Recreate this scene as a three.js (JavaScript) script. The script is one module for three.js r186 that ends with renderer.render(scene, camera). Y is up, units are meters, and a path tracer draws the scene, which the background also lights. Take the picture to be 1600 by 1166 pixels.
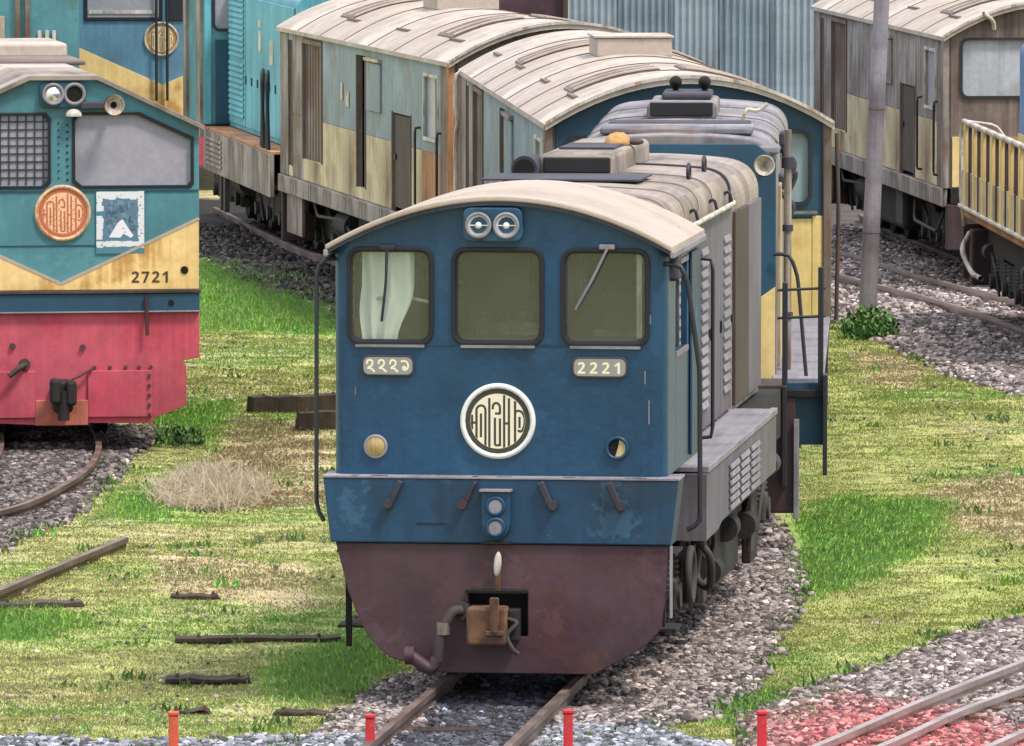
import * as THREE from 'three';
import { mergeGeometries } from 'three/addons/utils/BufferGeometryUtils.js';
import { RoundedBoxGeometry } from 'three/addons/geometries/RoundedBoxGeometry.js';

// ---------------------------------------------------------------- camera, sky, sun, exposure
const scene = new THREE.Scene();
const camera = new THREE.PerspectiveCamera(5.138, 1024 / 746, 1, 1200);
camera.position.set(0, 6.9, 0);
camera.rotation.set(-4.16 * Math.PI / 180, 0, 0);

const SUN = new THREE.Vector3(0.40, 0.88, 0.34).normalize();
function makeSky() {
  const w = 256, h = 128, d = new Float32Array(w * h * 4);
  for (let j = 0; j < h; j++) for (let i = 0; i < w; i++) {
    const el = (j + 0.5) / h * Math.PI - Math.PI / 2, az = (i + 0.5) / w * 2 * Math.PI;
    const y = Math.sin(el), x = Math.cos(el) * Math.cos(az), z = Math.cos(el) * Math.sin(az);
    const cl = 0.5 + 0.5 * Math.sin(az * 3 + Math.sin(el * 7) * 2) * Math.sin(el * 5 + az * 2);
    let L = y > 0 ? 0.62 + 0.42 * y + 0.10 * cl * (1 - y) : 0.16;
    const s = Math.max(0, x * SUN.x + y * SUN.y + z * SUN.z);
    L += y > 0 ? 0.55 * Math.pow(s, 6) : 0;
    const k = (j * w + i) * 4;
    d[k] = L * 0.96; d[k + 1] = L * 0.99; d[k + 2] = L * 1.10; d[k + 3] = 1;
  }
  const t = new THREE.DataTexture(d, w, h, THREE.RGBAFormat, THREE.FloatType);
  t.mapping = THREE.EquirectangularReflectionMapping; t.magFilter = t.minFilter = THREE.LinearFilter; t.needsUpdate = true;
  return t;
}
scene.background = makeSky(); scene.environment = scene.background;
const sun = new THREE.DirectionalLight(0xfff3e2, 2.6);
sun.position.set(0, 0, -85).addScaledVector(SUN, 80); sun.target.position.set(0, 0, -85);
sun.castShadow = true; sun.shadow.radius = 20; sun.shadow.mapSize.set(2048, 2048);
Object.assign(sun.shadow.camera, { left: -50, right: 50, top: 50, bottom: -50, near: 1, far: 220 });
scene.add(sun, sun.target);
const renderer = new THREE.WebGLRenderer({ antialias: true });
renderer.toneMapping = THREE.LinearToneMapping; renderer.toneMappingExposure = 1.38;
renderer.shadowMap.enabled = true; renderer.outputColorSpace = THREE.SRGBColorSpace;

// ---------------------------------------------------------------- helpers
function rng(a) { return () => { a |= 0; a = a + 0x6D2B79F5 | 0; let t = Math.imul(a ^ a >>> 15, 1 | a); t = t + Math.imul(t ^ t >>> 7, 61 | t) ^ t; return ((t ^ t >>> 14) >>> 0) / 4294967296; }; }
const R0 = rng(7);
const used = {};
function numbered(n) { n = n.replace(/_\d\d\d$/, ''); const k = used[n] = (used[n] ?? -1) + 1; return k ? n + '_' + String(k).padStart(3, '0') : n; }
function tag(o, label, category, group, kind) {
  if (label) o.userData.label = label; if (category) o.userData.category = category;
  if (group) o.userData.group = group; if (kind) o.userData.kind = kind; return o;
}
function thing(name, label, category, pos = [0, 0, 0], turn = 0, group) {
  const o = new THREE.Group(); o.name = numbered(name); o.position.set(...pos); o.rotation.y = turn; scene.add(o);
  return tag(o, label, category, group);
}
const V = (x, y, z) => new THREE.Vector3(x, y, z);
const clamp = (x, a = 0, b = 1) => Math.min(b, Math.max(a, x));
const sstep = (a, b, x) => { const t = clamp((x - a) / (b - a)); return t * t * (3 - 2 * t); };
// box-projected uv in metres
function uvBox(g) {
  const p = g.attributes.position, uv = new Float32Array(p.count * 2);
  const a = V(0, 0, 0), b = V(0, 0, 0), c = V(0, 0, 0);
  for (let i = 0; i < p.count; i += 3) {
    a.fromBufferAttribute(p, i); b.fromBufferAttribute(p, i + 1); c.fromBufferAttribute(p, i + 2);
    const n = b.clone().sub(a).cross(c.clone().sub(a)); const nx = Math.abs(n.x), ny = Math.abs(n.y), nz = Math.abs(n.z);
    for (let k = 0; k < 3; k++) {
      const x = p.getX(i + k), y = p.getY(i + k), z = p.getZ(i + k); let u, v;
      if (nx >= ny && nx >= nz) { u = z; v = y; } else if (ny >= nz) { u = x; v = z; } else { u = x; v = y; }
      uv[(i + k) * 2] = u; uv[(i + k) * 2 + 1] = v;
    }
  }
  g.setAttribute('uv', new THREE.BufferAttribute(uv, 2)); return g;
}
function clean(g) {
  if (g.index) g = g.toNonIndexed();
  for (const k of Object.keys(g.attributes)) if (!['position', 'normal', 'uv'].includes(k)) g.deleteAttribute(k);
  if (!g.attributes.uv) g.setAttribute('uv', new THREE.BufferAttribute(new Float32Array(g.attributes.position.count * 2), 2));
  return g;
}
class K {                                                   // collects shapes; build() makes ONE named mesh
  constructor() { this.g = []; }
  add(g, m) { g = clean(g); if (m) g.applyMatrix4(m); this.g.push(g); return this; }
  box(x0, x1, y0, y1, z0, z1, r = 0) {
    const w = x1 - x0, h = y1 - y0, d = z1 - z0;
    const g = r ? new RoundedBoxGeometry(w, h, d, 2, Math.min(r, w * .49, h * .49, d * .49)) : new THREE.BoxGeometry(w, h, d);
    g.translate((x0 + x1) / 2, (y0 + y1) / 2, (z0 + z1) / 2); return this.add(g);
  }
  cyl(x, y, z, r, len, axis = 'y', r2 = r, seg = 20) {
    const g = new THREE.CylinderGeometry(r2, r, len, seg);
    if (axis === 'x') g.rotateZ(-Math.PI / 2); if (axis === 'z') g.rotateX(Math.PI / 2);
    g.translate(x, y, z); return this.add(g);
  }
  tube(pts, r = .018, seg = 0, rs = 7, curved = false) {
    const v = pts.map(p => V(...p)); let c;
    if (curved) c = new THREE.CatmullRomCurve3(v, false, 'catmullrom', .5);
    else {                                                  // rounded polyline
      c = new THREE.CurvePath(); let prev = v[0];
      for (let i = 1; i < v.length - 1; i++) {
        const d1 = v[i - 1].clone().sub(v[i]), d2 = v[i + 1].clone().sub(v[i]); const q = Math.min(.06, d1.length() * .45, d2.length() * .45);
        const s = v[i].clone().addScaledVector(d1.normalize(), q), e = v[i].clone().addScaledVector(d2.normalize(), q);
        c.add(new THREE.LineCurve3(prev, s)); c.add(new THREE.QuadraticBezierCurve3(s, v[i].clone(), e)); prev = e;
      }
      c.add(new THREE.LineCurve3(prev, v[v.length - 1]));
    }
    return this.add(new THREE.TubeGeometry(c, seg || (curved ? v.length * 6 : Math.max(2, (v.length - 2) * 8 + 2)), r, rs, false));
  }
  ext(shape, z0, z1, bev = 0) {
    const g = new THREE.ExtrudeGeometry(shape, { depth: z1 - z0 - 2 * bev, bevelEnabled: bev > 0, bevelSize: bev, bevelThickness: bev, bevelOffset: -bev, bevelSegments: 2, curveSegments: 10 });
    g.translate(0, 0, z0 + bev); return this.add(g);
  }
  torus(x, y, z, R, r, axis = 'z') { const g = new THREE.TorusGeometry(R, r, 8, 28); if (axis === 'x') g.rotateY(Math.PI / 2); if (axis === 'y') g.rotateX(Math.PI / 2); g.translate(x, y, z); return this.add(g); }
  lathe(pts, x, y, z, axis = 'y', seg = 24) {
    const g = new THREE.LatheGeometry(pts.map(p => new THREE.Vector2(...p)), seg);
    if (axis === 'x') g.rotateZ(-Math.PI / 2); if (axis === 'z') g.rotateX(Math.PI / 2); g.translate(x, y, z); return this.add(g);
  }
  turn(m) { for (const g of this.g) g.applyMatrix4(m); return this; }
  build(name, mat, parent, label) {
    let g = this.g.length === 1 ? this.g[0] : mergeGeometries(this.g); uvBox(g);
    const m = new THREE.Mesh(g, mat); m.castShadow = m.receiveShadow = true;
    m.name = parent ? name : numbered(name); if (label) m.userData.label = label;
    (parent || scene).add(m); return m;
  }
}
const k = () => new K();
function rrect(x0, x1, y0, y1, r, P = THREE.Shape) {
  const s = new P(); s.moveTo(x0 + r, y0); s.lineTo(x1 - r, y0); s.quadraticCurveTo(x1, y0, x1, y0 + r); s.lineTo(x1, y1 - r);
  s.quadraticCurveTo(x1, y1, x1 - r, y1); s.lineTo(x0 + r, y1); s.quadraticCurveTo(x0, y1, x0, y1 - r); s.lineTo(x0, y0 + r); s.quadraticCurveTo(x0, y0, x0 + r, y0); return s;
}
function poly(pts) { const s = new THREE.Shape(); pts.forEach((p, i) => i ? s.lineTo(...p) : s.moveTo(...p)); s.closePath(); return s; }
function ring(x0, x1, y0, y1, r, t) { const s = rrect(x0 - t, x1 + t, y0 - t, y1 + t, r + t); s.holes.push(rrect(x0, x1, y0, y1, r, THREE.Path)); return s; }
const archY = (x, hw, ye, rise) => ye + rise * (1 - (x / hw) ** 2);
// a curved sheet: follows the roof arch from xa to xb, from height offset o0 to o1
function archStrip(hw, ye, rise, xa, xb, o0, o1, n = 18) {
  const p = []; for (let i = 0; i <= n; i++) { const x = xa + (xb - xa) * i / n; p.push([x, archY(x, hw, ye, rise) + o1]); }
  for (let i = n; i >= 0; i--) { const x = xa + (xb - xa) * i / n; p.push([x, archY(x, hw, ye, rise) + o0]); } return poly(p);
}

// ---------------------------------------------------------------- tileable noise and weathered paints
const NS = 512;
function field(seed, fx, fy, oct) {
  const out = new Float32Array(NS * NS); let amp = 1, tot = 0;
  for (let o = 0; o < oct; o++) {
    const gx = fx << o, gy = fy << o, r = rng(seed * 131 + o * 17 + 3), g = new Float32Array(gx * gy); for (let i = 0; i < g.length; i++) g[i] = r();
    for (let j = 0; j < NS; j++) {
      const v = j / NS * gy, j0 = Math.floor(v), tj = v - j0, b = tj * tj * (3 - 2 * tj), ja = j0 % gy * gx, jb = (j0 + 1) % gy * gx;
      for (let i = 0; i < NS; i++) {
        const u = i / NS * gx, i0 = Math.floor(u), ti = u - i0, a = ti * ti * (3 - 2 * ti), ia = i0 % gx, ib = (i0 + 1) % gx;
        out[j * NS + i] += amp * ((g[ja + ia] * (1 - a) + g[ja + ib] * a) * (1 - b) + (g[jb + ia] * (1 - a) + g[jb + ib] * a) * b);
      }
    }
    tot += amp; amp *= .55;
  }
  let lo = 9, hi = -9; for (const v of out) { if (v < lo) lo = v; if (v > hi) hi = v; }
  for (let i = 0; i < out.length; i++) out[i] = (out[i] - lo) / (hi - lo); return out;
}
const N1 = field(1, 4, 4, 6), N2 = field(2, 9, 9, 6), NF = field(3, 64, 64, 3), ST = field(4, 40, 3, 4), ST2 = field(5, 90, 4, 3), N3 = field(6, 6, 6, 6);
const hex = h => [(h >> 16 & 255) / 255, (h >> 8 & 255) / 255, (h & 255) / 255];
let texCount = 0;
function dataTex(buf, n, srgb = true, rep = 1) {
  const t = new THREE.DataTexture(buf, n, n, THREE.RGBAFormat); if (srgb) t.colorSpace = THREE.SRGBColorSpace;
  t.wrapS = t.wrapT = THREE.RepeatWrapping; t.magFilter = THREE.LinearFilter; t.minFilter = THREE.LinearMipmapLinearFilter; t.generateMipmaps = true;
  t.repeat.set(rep, rep); t.needsUpdate = true; texCount++; return t;
}
// shared fine relief and gloss variation
const bumpT = (() => { const b = new Uint8Array(NS * NS * 4); for (let i = 0; i < NS * NS; i++) { const v = 255 * clamp(.45 * N2[i] + .35 * N1[i] + .2 * NF[i]); b[i * 4] = b[i * 4 + 1] = b[i * 4 + 2] = v; b[i * 4 + 3] = 255; } return dataTex(b, NS, false, 1 / 2.5); })();
// o: vary, streak (dirt runs), dirt colour, rust amount, rust colour, chips amount, chip colour, T tile size in metres
function paint(base, o = {}) {
  const { vary = .16, streak = .3, dirt = 0x4a4038, rust = 0, rustC = 0x7a4526, chips = 0, chipC = 0xb0aaa0, T = 3.1, blotch = .25, dust = 0, dustC = 0xb5a998, rough = .6, metal = 0, bump = .004, off = 0, fine = .1 } = o;
  const b = hex(base), d = hex(dirt), rc = hex(rustC), cc = hex(chipC), du = hex(dustC), buf = new Uint8Array(NS * NS * 4);
  const ox = (off * 137) % NS, oy = (off * 71) % NS;
  for (let j = 0; j < NS; j++) for (let i = 0; i < NS; i++) {
    const q = ((j + oy) % NS) * NS + (i + ox) % NS, q2 = ((i + 97) % NS) * NS + (j + 211) % NS, w = (j * NS + i) * 4;
    const m = 1 + vary * (N1[q] - .5) * 2 + fine * (NF[q] - .5);
    const s = streak * 1.25 * sstep(.34, .86, ST[q] * .34 + ST2[q] * .3 + N1[q2] * .25 + N3[q] * .16) * (.35 + .9 * N1[q2]) + blotch * sstep(.5, .8, N2[q2]) * .6;
    const r = rust * sstep(.62 - .12 * rust, .74, N3[q] * .75 + NF[q] * .12 + ST2[q] * .13);
    const c = chips * sstep(.66, .7, N2[q] * .8 + NF[q] * .2);
    const dd = dust * sstep(.3, .8, N3[q2]);
    for (let n = 0; n < 3; n++) { let v = b[n] * m; v += (d[n] - v) * clamp(s); v += (du[n] - v) * dd; v += (rc[n] * (.8 + .4 * NF[q]) - v) * clamp(r); v += (cc[n] - v) * clamp(c); buf[w + n] = 255 * clamp(v); }
    buf[w + 3] = 255;
  }
  return new THREE.MeshStandardMaterial({ map: dataTex(buf, NS, true, 1 / T), roughness: rough, metalness: metal, bumpMap: bumpT, bumpScale: bump, side: THREE.DoubleSide });
}
const flat = (c, rough = .7, metal = 0) => new THREE.MeshStandardMaterial({ color: c, roughness: rough, metalness: metal, bumpMap: bumpT, bumpScale: .002, side: THREE.DoubleSide });
function canvasMat(w, h, draw, rough = .6) {
  const c = document.createElement('canvas'); c.width = w; c.height = h; draw(c.getContext('2d'), w, h);
  const t = new THREE.CanvasTexture(c); t.colorSpace = THREE.SRGBColorSpace; t.magFilter = THREE.LinearFilter; texCount++;
  return new THREE.MeshStandardMaterial({ map: t, roughness: rough, side: THREE.DoubleSide });
}
// a flat printed face with uv 0..1
function face(name, x0, x1, y0, y1, z, mat, parent, shape) {
  const g = shape === 'disc' ? new THREE.CircleGeometry((x1 - x0) / 2, 48) : new THREE.PlaneGeometry(x1 - x0, y1 - y0);
  g.translate((x0 + x1) / 2, (y0 + y1) / 2, z); const m = new THREE.Mesh(g, mat); m.name = name; m.receiveShadow = m.castShadow = true; parent.add(m); return m;
}
const M = {
  navy: paint(0x0d3f60, { vary: .16, streak: .28, dirt: 0x10304a, blotch: .35, rust: .0, chips: .10, chipC: 0x5a7d98, rough: .42, T: 2.9, bump: .012, dust: .16, dustC: 0x3f6a86 }),
  sillBlue: paint(0x16405e, { vary: .16, streak: .4, dirt: 0x122c40, blotch: .5, rust: .25, rustC: 0x4a3430, chips: .3, chipC: 0x5a8098, rough: .5, off: 1, bump: .006 }),
  maroon: paint(0x40272f, { vary: .22, streak: .35, dirt: 0x2f2228, blotch: .5, rust: .45, rustC: 0x5c3326, dust: .3, dustC: 0x6a5a60, chips: .12, chipC: 0x8a7a80, rough: .6, off: 2, bump: .008 }),
  cream: paint(0xaa9e94, { vary: .1, streak: .1, dirt: 0x8c7f72, blotch: .35, rust: .3, rustC: 0xb59a80, rough: .75, off: 3 }),
  dustyRoof: paint(0x8d837d, { vary: .2, streak: .3, dirt: 0x48423f, blotch: .7, rust: .25, rustC: 0x6b5c50, rough: .85, off: 4, dust: .4, dustC: 0xada294 }),
  greyRoof: paint(0x7c7c84, { vary: .2, streak: .3, dirt: 0x3c3a42, blotch: .7, dust: .45, dustC: 0xa09a94, rust: .15, rough: .8, off: 36 }),
  greyHood: paint(0x66646e, { vary: .16, streak: .5, dirt: 0x4e4c54, blotch: .3, rust: .12, rough: .7, off: 5 }),
  sootDark: paint(0x3a3a46, { vary: .2, streak: .3, dirt: 0x20202a, blotch: .4, rough: .7, off: 6 }),
  walkGrey: paint(0x88868e, { vary: .14, streak: .35, dirt: 0x5a565e, blotch: .3, rust: .15, rough: .7, off: 7, chips: .1, chipC: 0xc0c0c4 }),
  brownDark: paint(0x4a3e3a, { vary: .18, streak: .5, dirt: 0x2a2422, rust: .3, rough: .75, off: 8 }),
  under: paint(0x18161a, { vary: .3, streak: .3, dirt: 0x0e0d10, rust: .25, rustC: 0x3a2a22, dust: .25, dustC: 0x4a4440, rough: .8, off: 9, bump: .01 }),
  underLight: paint(0x383536, { vary: .25, streak: .3, dirt: 0x3a342e, rust: .4, rough: .75, off: 10 }),
  blackRub: flat(0x14161a, .55), dark: flat(0x0a0a0c, .9), steel: paint(0x8a8680, { vary: .2, rust: .3, rough: .4, metal: .5, off: 11, T: 1.3 }),
  railPipe: flat(0x23262e, .5), railWhite: paint(0xc9c4ba, { vary: .1, rust: .3, T: 1, off: 12 }),
  rusty: paint(0x664a38, { vary: .3, rust: .6, rustC: 0x5e3a22, dirt: 0x3c2a20, blotch: .5, rough: .85, T: .8, off: 13, bump: .008 }),
  brass: flat(0xa08a50, .5, .3), pale: flat(0xe2e4e4, .5), lens: new THREE.MeshPhysicalMaterial({ color: 0xf2f3f6, roughness: .16, metalness: .85, clearcoat: 1 }),
  glass: new THREE.MeshPhysicalMaterial({ color: 0xeef2f0, roughness: .04, transmission: .97, thickness: 0, ior: 1.5, side: THREE.DoubleSide }),
  cyanHood: paint(0x62a6b8, { vary: .12, streak: .35, dirt: 0x3a7c92, blotch: .3, chips: .12, chipC: 0x9fd0d8, rough: .6, off: 14 }),
  teal: paint(0x4c8490, { vary: .14, streak: .3, dirt: 0x3f6f7a, blotch: .4, rust: .3, rustC: 0x5d5a48, chips: .2, chipC: 0x6da6a8, rough: .6, off: 15 }),
  tealDk: paint(0x234a62, { vary: .12, streak: .3, dirt: 0x1e4258, blotch: .3, rough: .55, off: 16 }),
  yellow: paint(0xe8ca8e, { vary: .10, streak: .3, dirt: 0xc09a52, blotch: .3, rust: .55, rustC: 0x9a6428, rough: .6, off: 17 }),
  yellowC: paint(0xdfc888, { vary: .08, streak: .2, dirt: 0xa88f50, blotch: .2, rust: .25, rustC: 0xa87a3a, rough: .6, off: 18 }),
  red: paint(0xc04a60, { vary: .12, streak: .25, dirt: 0x7a2636, blotch: .4, rust: .3, rustC: 0x8a4a3c, dust: .2, dustC: 0xc8848a, rough: .65, off: 19, bump: .006 }),
  roofCream: paint(0xb2a89f, { vary: .14, streak: .12, dirt: 0x7a6e64, blotch: .5, rust: .3, rustC: 0x9a8674, rough: .85, off: 20 }),
  roofVent: paint(0x6e625c, { vary: .2, streak: .2, rough: .8, off: 21 }),
  bodyBlue: paint(0x7f929c, { vary: .14, streak: .45, dirt: 0x77726c, blotch: .4, rust: .3, rustC: 0x75644f, chips: .12, chipC: 0xb8c2c4, rough: .7, off: 22 }),
  bodyCream: paint(0xc4b796, { vary: .12, streak: .5, dirt: 0x70604e, blotch: .4, rust: .3, rustC: 0x86603c, rough: .75, off: 23 }),
  bodyBrown: paint(0x7a6d66, { vary: .2, streak: .6, dirt: 0x483e38, blotch: .4, rust: .3, rough: .8, off: 24 }),
  bodyRust: paint(0xb08058, { vary: .2, streak: .6, dirt: 0x6a4a34, rust: .8, rustC: 0xa0602c, rough: .8, off: 25 }),
  bodyGrey: paint(0x96918e, { vary: .14, streak: .8, dirt: 0x544c48, blotch: .4, rust: .3, rough: .8, off: 26 }),
  underBrown: paint(0x43353a, { vary: .2, streak: .5, dirt: 0x241d20, rust: .35, rustC: 0x4a3428, rough: .85, off: 27 }),
  paneGrey: paint(0x9a9aa6, { vary: .07, streak: .06, dirt: 0x80808c, blotch: .15, rough: .3, off: 28, bump: 0 }),
  tin: paint(0xa3b2bc, { vary: .10, streak: .45, dirt: 0x77838c, blotch: .25, rust: .10, rustC: 0x8a7f78, rough: .5, metal: .25, off: 29 }),
  tinB: paint(0x93a5b2, { vary: .12, streak: .5, dirt: 0x6a7680, blotch: .3, rust: .15, rustC: 0x8a7f78, rough: .5, metal: .25, off: 30 }),
  rail: paint(0x7c6c66, { vary: .2, streak: .2, rust: .4, rustC: 0x5a4238, rough: .5, metal: .35, off: 31, T: 1.5 }),
  railBright: paint(0xb5a8a4, { vary: .12, streak: .15, rust: .2, rustC: 0x7a5a50, rough: .3, metal: .5, off: 35, T: 1.5 }),
  timber: paint(0x3c3129, { vary: .3, streak: .7, dirt: 0x241d18, blotch: .5, rough: .9, off: 32, T: 1.2, bump: .02 }),
  pole: paint(0x86828a, { vary: .2, streak: .4, dirt: 0x5a5458, rust: .08, rough: .75, off: 33, T: 1.7 }),
  fbright: paint(0x5a86c0, { vary: .1, streak: .2, rough: .5, off: 34 }),
};

// ---------------------------------------------------------------- ground: world regions given as (x, metres in front of the bridge)
const REG = {
  bal_right: [[2.50, 74.8], [2.55, 71.8], [2.35, 68.6], [2.09, 65.6], [1.84, 63.1], [1.42, 61.5], [0.75, 61.0], [-0.4, 58], [-0.4, 62.5], [0.6, 70], [1.5, 90], [2.3, 90]],
  bal_left: [[-0.50, 64.7], [-0.95, 64.2], [-1.2, 62.5], [-1.38, 60.8], [-1.9, 56.5], [0.2, 56.5], [.4, 66], [1, 75], [.4, 75]],
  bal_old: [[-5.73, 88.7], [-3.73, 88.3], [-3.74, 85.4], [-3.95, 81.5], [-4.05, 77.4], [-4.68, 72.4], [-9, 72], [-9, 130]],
  bal_rf: [[9, 74], [4.55, 69.6], [3.52, 67.3], [2.91, 65.1], [2.13, 62.9], [1.80, 61.5], [1.4, 57], [9, 55]],
  bal_rb: [[3.2, 135], [10, 135], [10, 84], [6.6, 88], [6.01, 91.8], [5.13, 95.2], [4.84, 98.3], [4.69, 101.6], [4.17, 104.2], [3.4, 110]],
  dirt_left: [[-9, 136], [-5, 124], [-4.4, 118.2], [-3.26, 111.6], [-2.42, 108.3], [-2, 100], [1, 88], [3, 95], [3, 136]],  // dark dirt, with the shade around the trains painted into its colour
  oil: [[-1.3, 56], [-.38, 56], [.1, 59.6], [.55, 63], [2.1, 78], [2.6, 90], [.9, 90], [-.5, 63], [-.7, 60.5]],  // oily ballast between the rails, shade under the locomotive painted in
  path: [[-9.5, 60.3], [-4, 60.0], [-2.2, 59.9], [-1.4, 60.2], [-.6, 60.2], [.2, 60.6], [.9, 60.9], [1.9, 58.9], [2.0, 56], [-9.5, 55]],  // no real path: a blue-grey foreground veil put into the ground colour
  green1: [[2.60, 78.0], [3.30, 79.6], [4.07, 79.0], [3.54, 74.2], [2.98, 71.8], [2.48, 70.2], [2.35, 72.4]],
  green2: [[-4.51, 119.7], [-3.34, 117.4], [-2.47, 108.9], [-1.6, 102], [-3.94, 104.5]],
  green3: [[-1.79, 64.7], [-1.24, 67.3], [-1.03, 65.6], [-1.26, 63.0], [-1.68, 62.5]],
  green4: [[1.84, 62.8], [2.38, 63.2], [2.20, 61.5], [1.70, 61.3]],
  green5: [[-4.6, 69.2], [-3.76, 68.3], [-3.82, 67.2], [-4.6, 67]],
  green6: [[-3.88, 80.1], [-3.37, 81.2], [-3.13, 79.7], [-3.35, 77.7], [-3.72, 78.0]],
  green7: [[-4.0, 92], [-3.3, 92], [-3.2, 86], [-3.7, 86]],
  tan1: [[4.10, 100.5], [4.92, 98.3], [4.61, 93.7], [4.02, 95.0]],
  tan2: [[3.98, 80.8], [5.28, 83.8], [4.72, 74.8], [4.13, 76.7]],
  tan3: [[-3.25, 74.2], [-1.80, 73.0], [-1.77, 69.6], [-2.98, 70.5]],
  tan4: [[-3.1, 90.5], [-1.94, 88.7], [-1.6, 79.0], [-3.1, 78.4]],
  red: [[1.78, 61.0], [2.51, 62.7], [3.34, 62.0], [3.9, 60.0], [4.2, 56.5], [1.5, 56.5]],  // red foreground veil tinted into ground and stones
};
const X0 = -9.5, X1 = 10.5, D0 = 53, D1 = 137, NX = 226, ND = 640;
const n2 = (x, y, f, F = N1) => F[(((Math.floor(y * f) % NS) + NS) % NS) * NS + (((Math.floor(x * f) % NS) + NS) % NS)];
const sm = (x, y, f, F = N1) => {                         // bilinear noise lookup
  const u = x * f, v = y * f, i = Math.floor(u), j = Math.floor(v), a = u - i, b = v - j, W = t => ((t % NS) + NS) % NS;
  const r0 = W(j) * NS, r1 = W(j + 1) * NS, c0 = W(i), c1 = W(i + 1);
  return (F[r0 + c0] * (1 - a) + F[r0 + c1] * a) * (1 - b) + (F[r1 + c0] * (1 - a) + F[r1 + c1] * a) * b;
};
function sdist(P, x, d) {                                  // signed distance, depth squeezed a little; negative inside
  let best = 1e9, ins = false;
  for (let i = 0, j = P.length - 1; i < P.length; j = i++) {
    const ax = P[j][0], ay = P[j][1] * .35, bx = P[i][0], by = P[i][1] * .35, y = d * .35, ex = bx - ax, ey = by - ay;
    const t = clamp(((x - ax) * ex + (y - ay) * ey) / (ex * ex + ey * ey + 1e-9)); best = Math.min(best, (x - ax - ex * t) ** 2 + (y - ay - ey * t) ** 2);
    if ((ay > y) !== (by > y) && x < (bx - ax) * (y - ay) / (by - ay) + ax) ins = !ins;
  }
  return (ins ? -1 : 1) * Math.sqrt(best);
}
const KEYS = Object.keys(REG), mask = {}; for (const q of KEYS) mask[q] = new Float32Array(NX * ND);
for (let j = 0; j < ND; j++) for (let i = 0; i < NX; i++) {
  const x = X0 + (X1 - X0) * i / (NX - 1), d = D0 + (D1 - D0) * j / (ND - 1);
  const wob = (sm(x, d * .6, 40) - .5) * .7 + (sm(x, d, 160, N2) - .5) * .35;
  for (const q of KEYS) mask[q][j * NX + i] = 1 - sstep(q === 'red' ? -.55 : q[0] === 'g' ? -.28 : -.09, q === 'red' ? .4 : q[0] === 'g' ? .3 : .09, sdist(REG[q], x, d) + wob * (q.startsWith('bal') ? .55 : q === 'oil' ? .3 : .4));
}
const at = (q, x, d) => { const i = Math.round(clamp((x - X0) / (X1 - X0)) * (NX - 1)), j = Math.round(clamp((d - D0) / (D1 - D0)) * (ND - 1)); return mask[q][j * NX + i]; };
const ballast = (x, d) => Math.max(at('bal_right', x, d), at('bal_left', x, d), at('bal_old', x, d), at('bal_rf', x, d), at('bal_rb', x, d), at('dirt_left', x, d));
const greenAt = (x, d) => { let g = 0; for (let i = 1; i < 8; i++) g = Math.max(g, at('green' + i, x, d)); return g; };
const tanAt = (x, d) => { let g = 0; for (let i = 1; i < 5; i++) g = Math.max(g, at('tan' + i, x, d)); return g; };
const groundY = (x, d) => -.13 + (sm(x, d, 18) - .5) * .10 + (sm(x, d, 120, N2) - .5) * .05 - at('oil', x, d) * .015;
const lin = h => { const c = new THREE.Color(h); return [c.r, c.g, c.b]; };
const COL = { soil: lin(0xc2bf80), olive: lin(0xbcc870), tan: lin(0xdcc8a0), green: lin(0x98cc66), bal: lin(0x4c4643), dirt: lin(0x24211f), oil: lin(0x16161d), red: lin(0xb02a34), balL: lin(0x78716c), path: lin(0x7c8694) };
const mix = (a, b, t) => a.map((v, i) => v + (b[i] - v) * t);
function groundColour(x, d) {
  let c = mix(COL.soil, COL.olive, sm(x, d, 70, N2)); c = mix(c, COL.tan, sstep(.5, .8, sm(x, d * .8, 34, N3)) * .5);
  c = mix(c, COL.tan, tanAt(x, d) * .85); c = mix(c, COL.green, greenAt(x, d) * .85);
  c = mix(c, COL.bal, Math.max(at('bal_right', x, d), at('bal_left', x, d)));
  c = mix(c, mix(COL.bal, COL.balL, .3), Math.max(at('bal_rf', x, d), at('bal_rb', x, d)));
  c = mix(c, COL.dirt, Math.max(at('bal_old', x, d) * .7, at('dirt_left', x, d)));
  c = mix(c, COL.path, at('path', x, d) * .8); c = mix(c, COL.oil, at('oil', x, d) * .9); c = mix(c, COL.red, at('red', x, d) * .7);
  const v = .9 + .2 * sm(x, d, 200, N2); return c.map(t => t * v);
}
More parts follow.
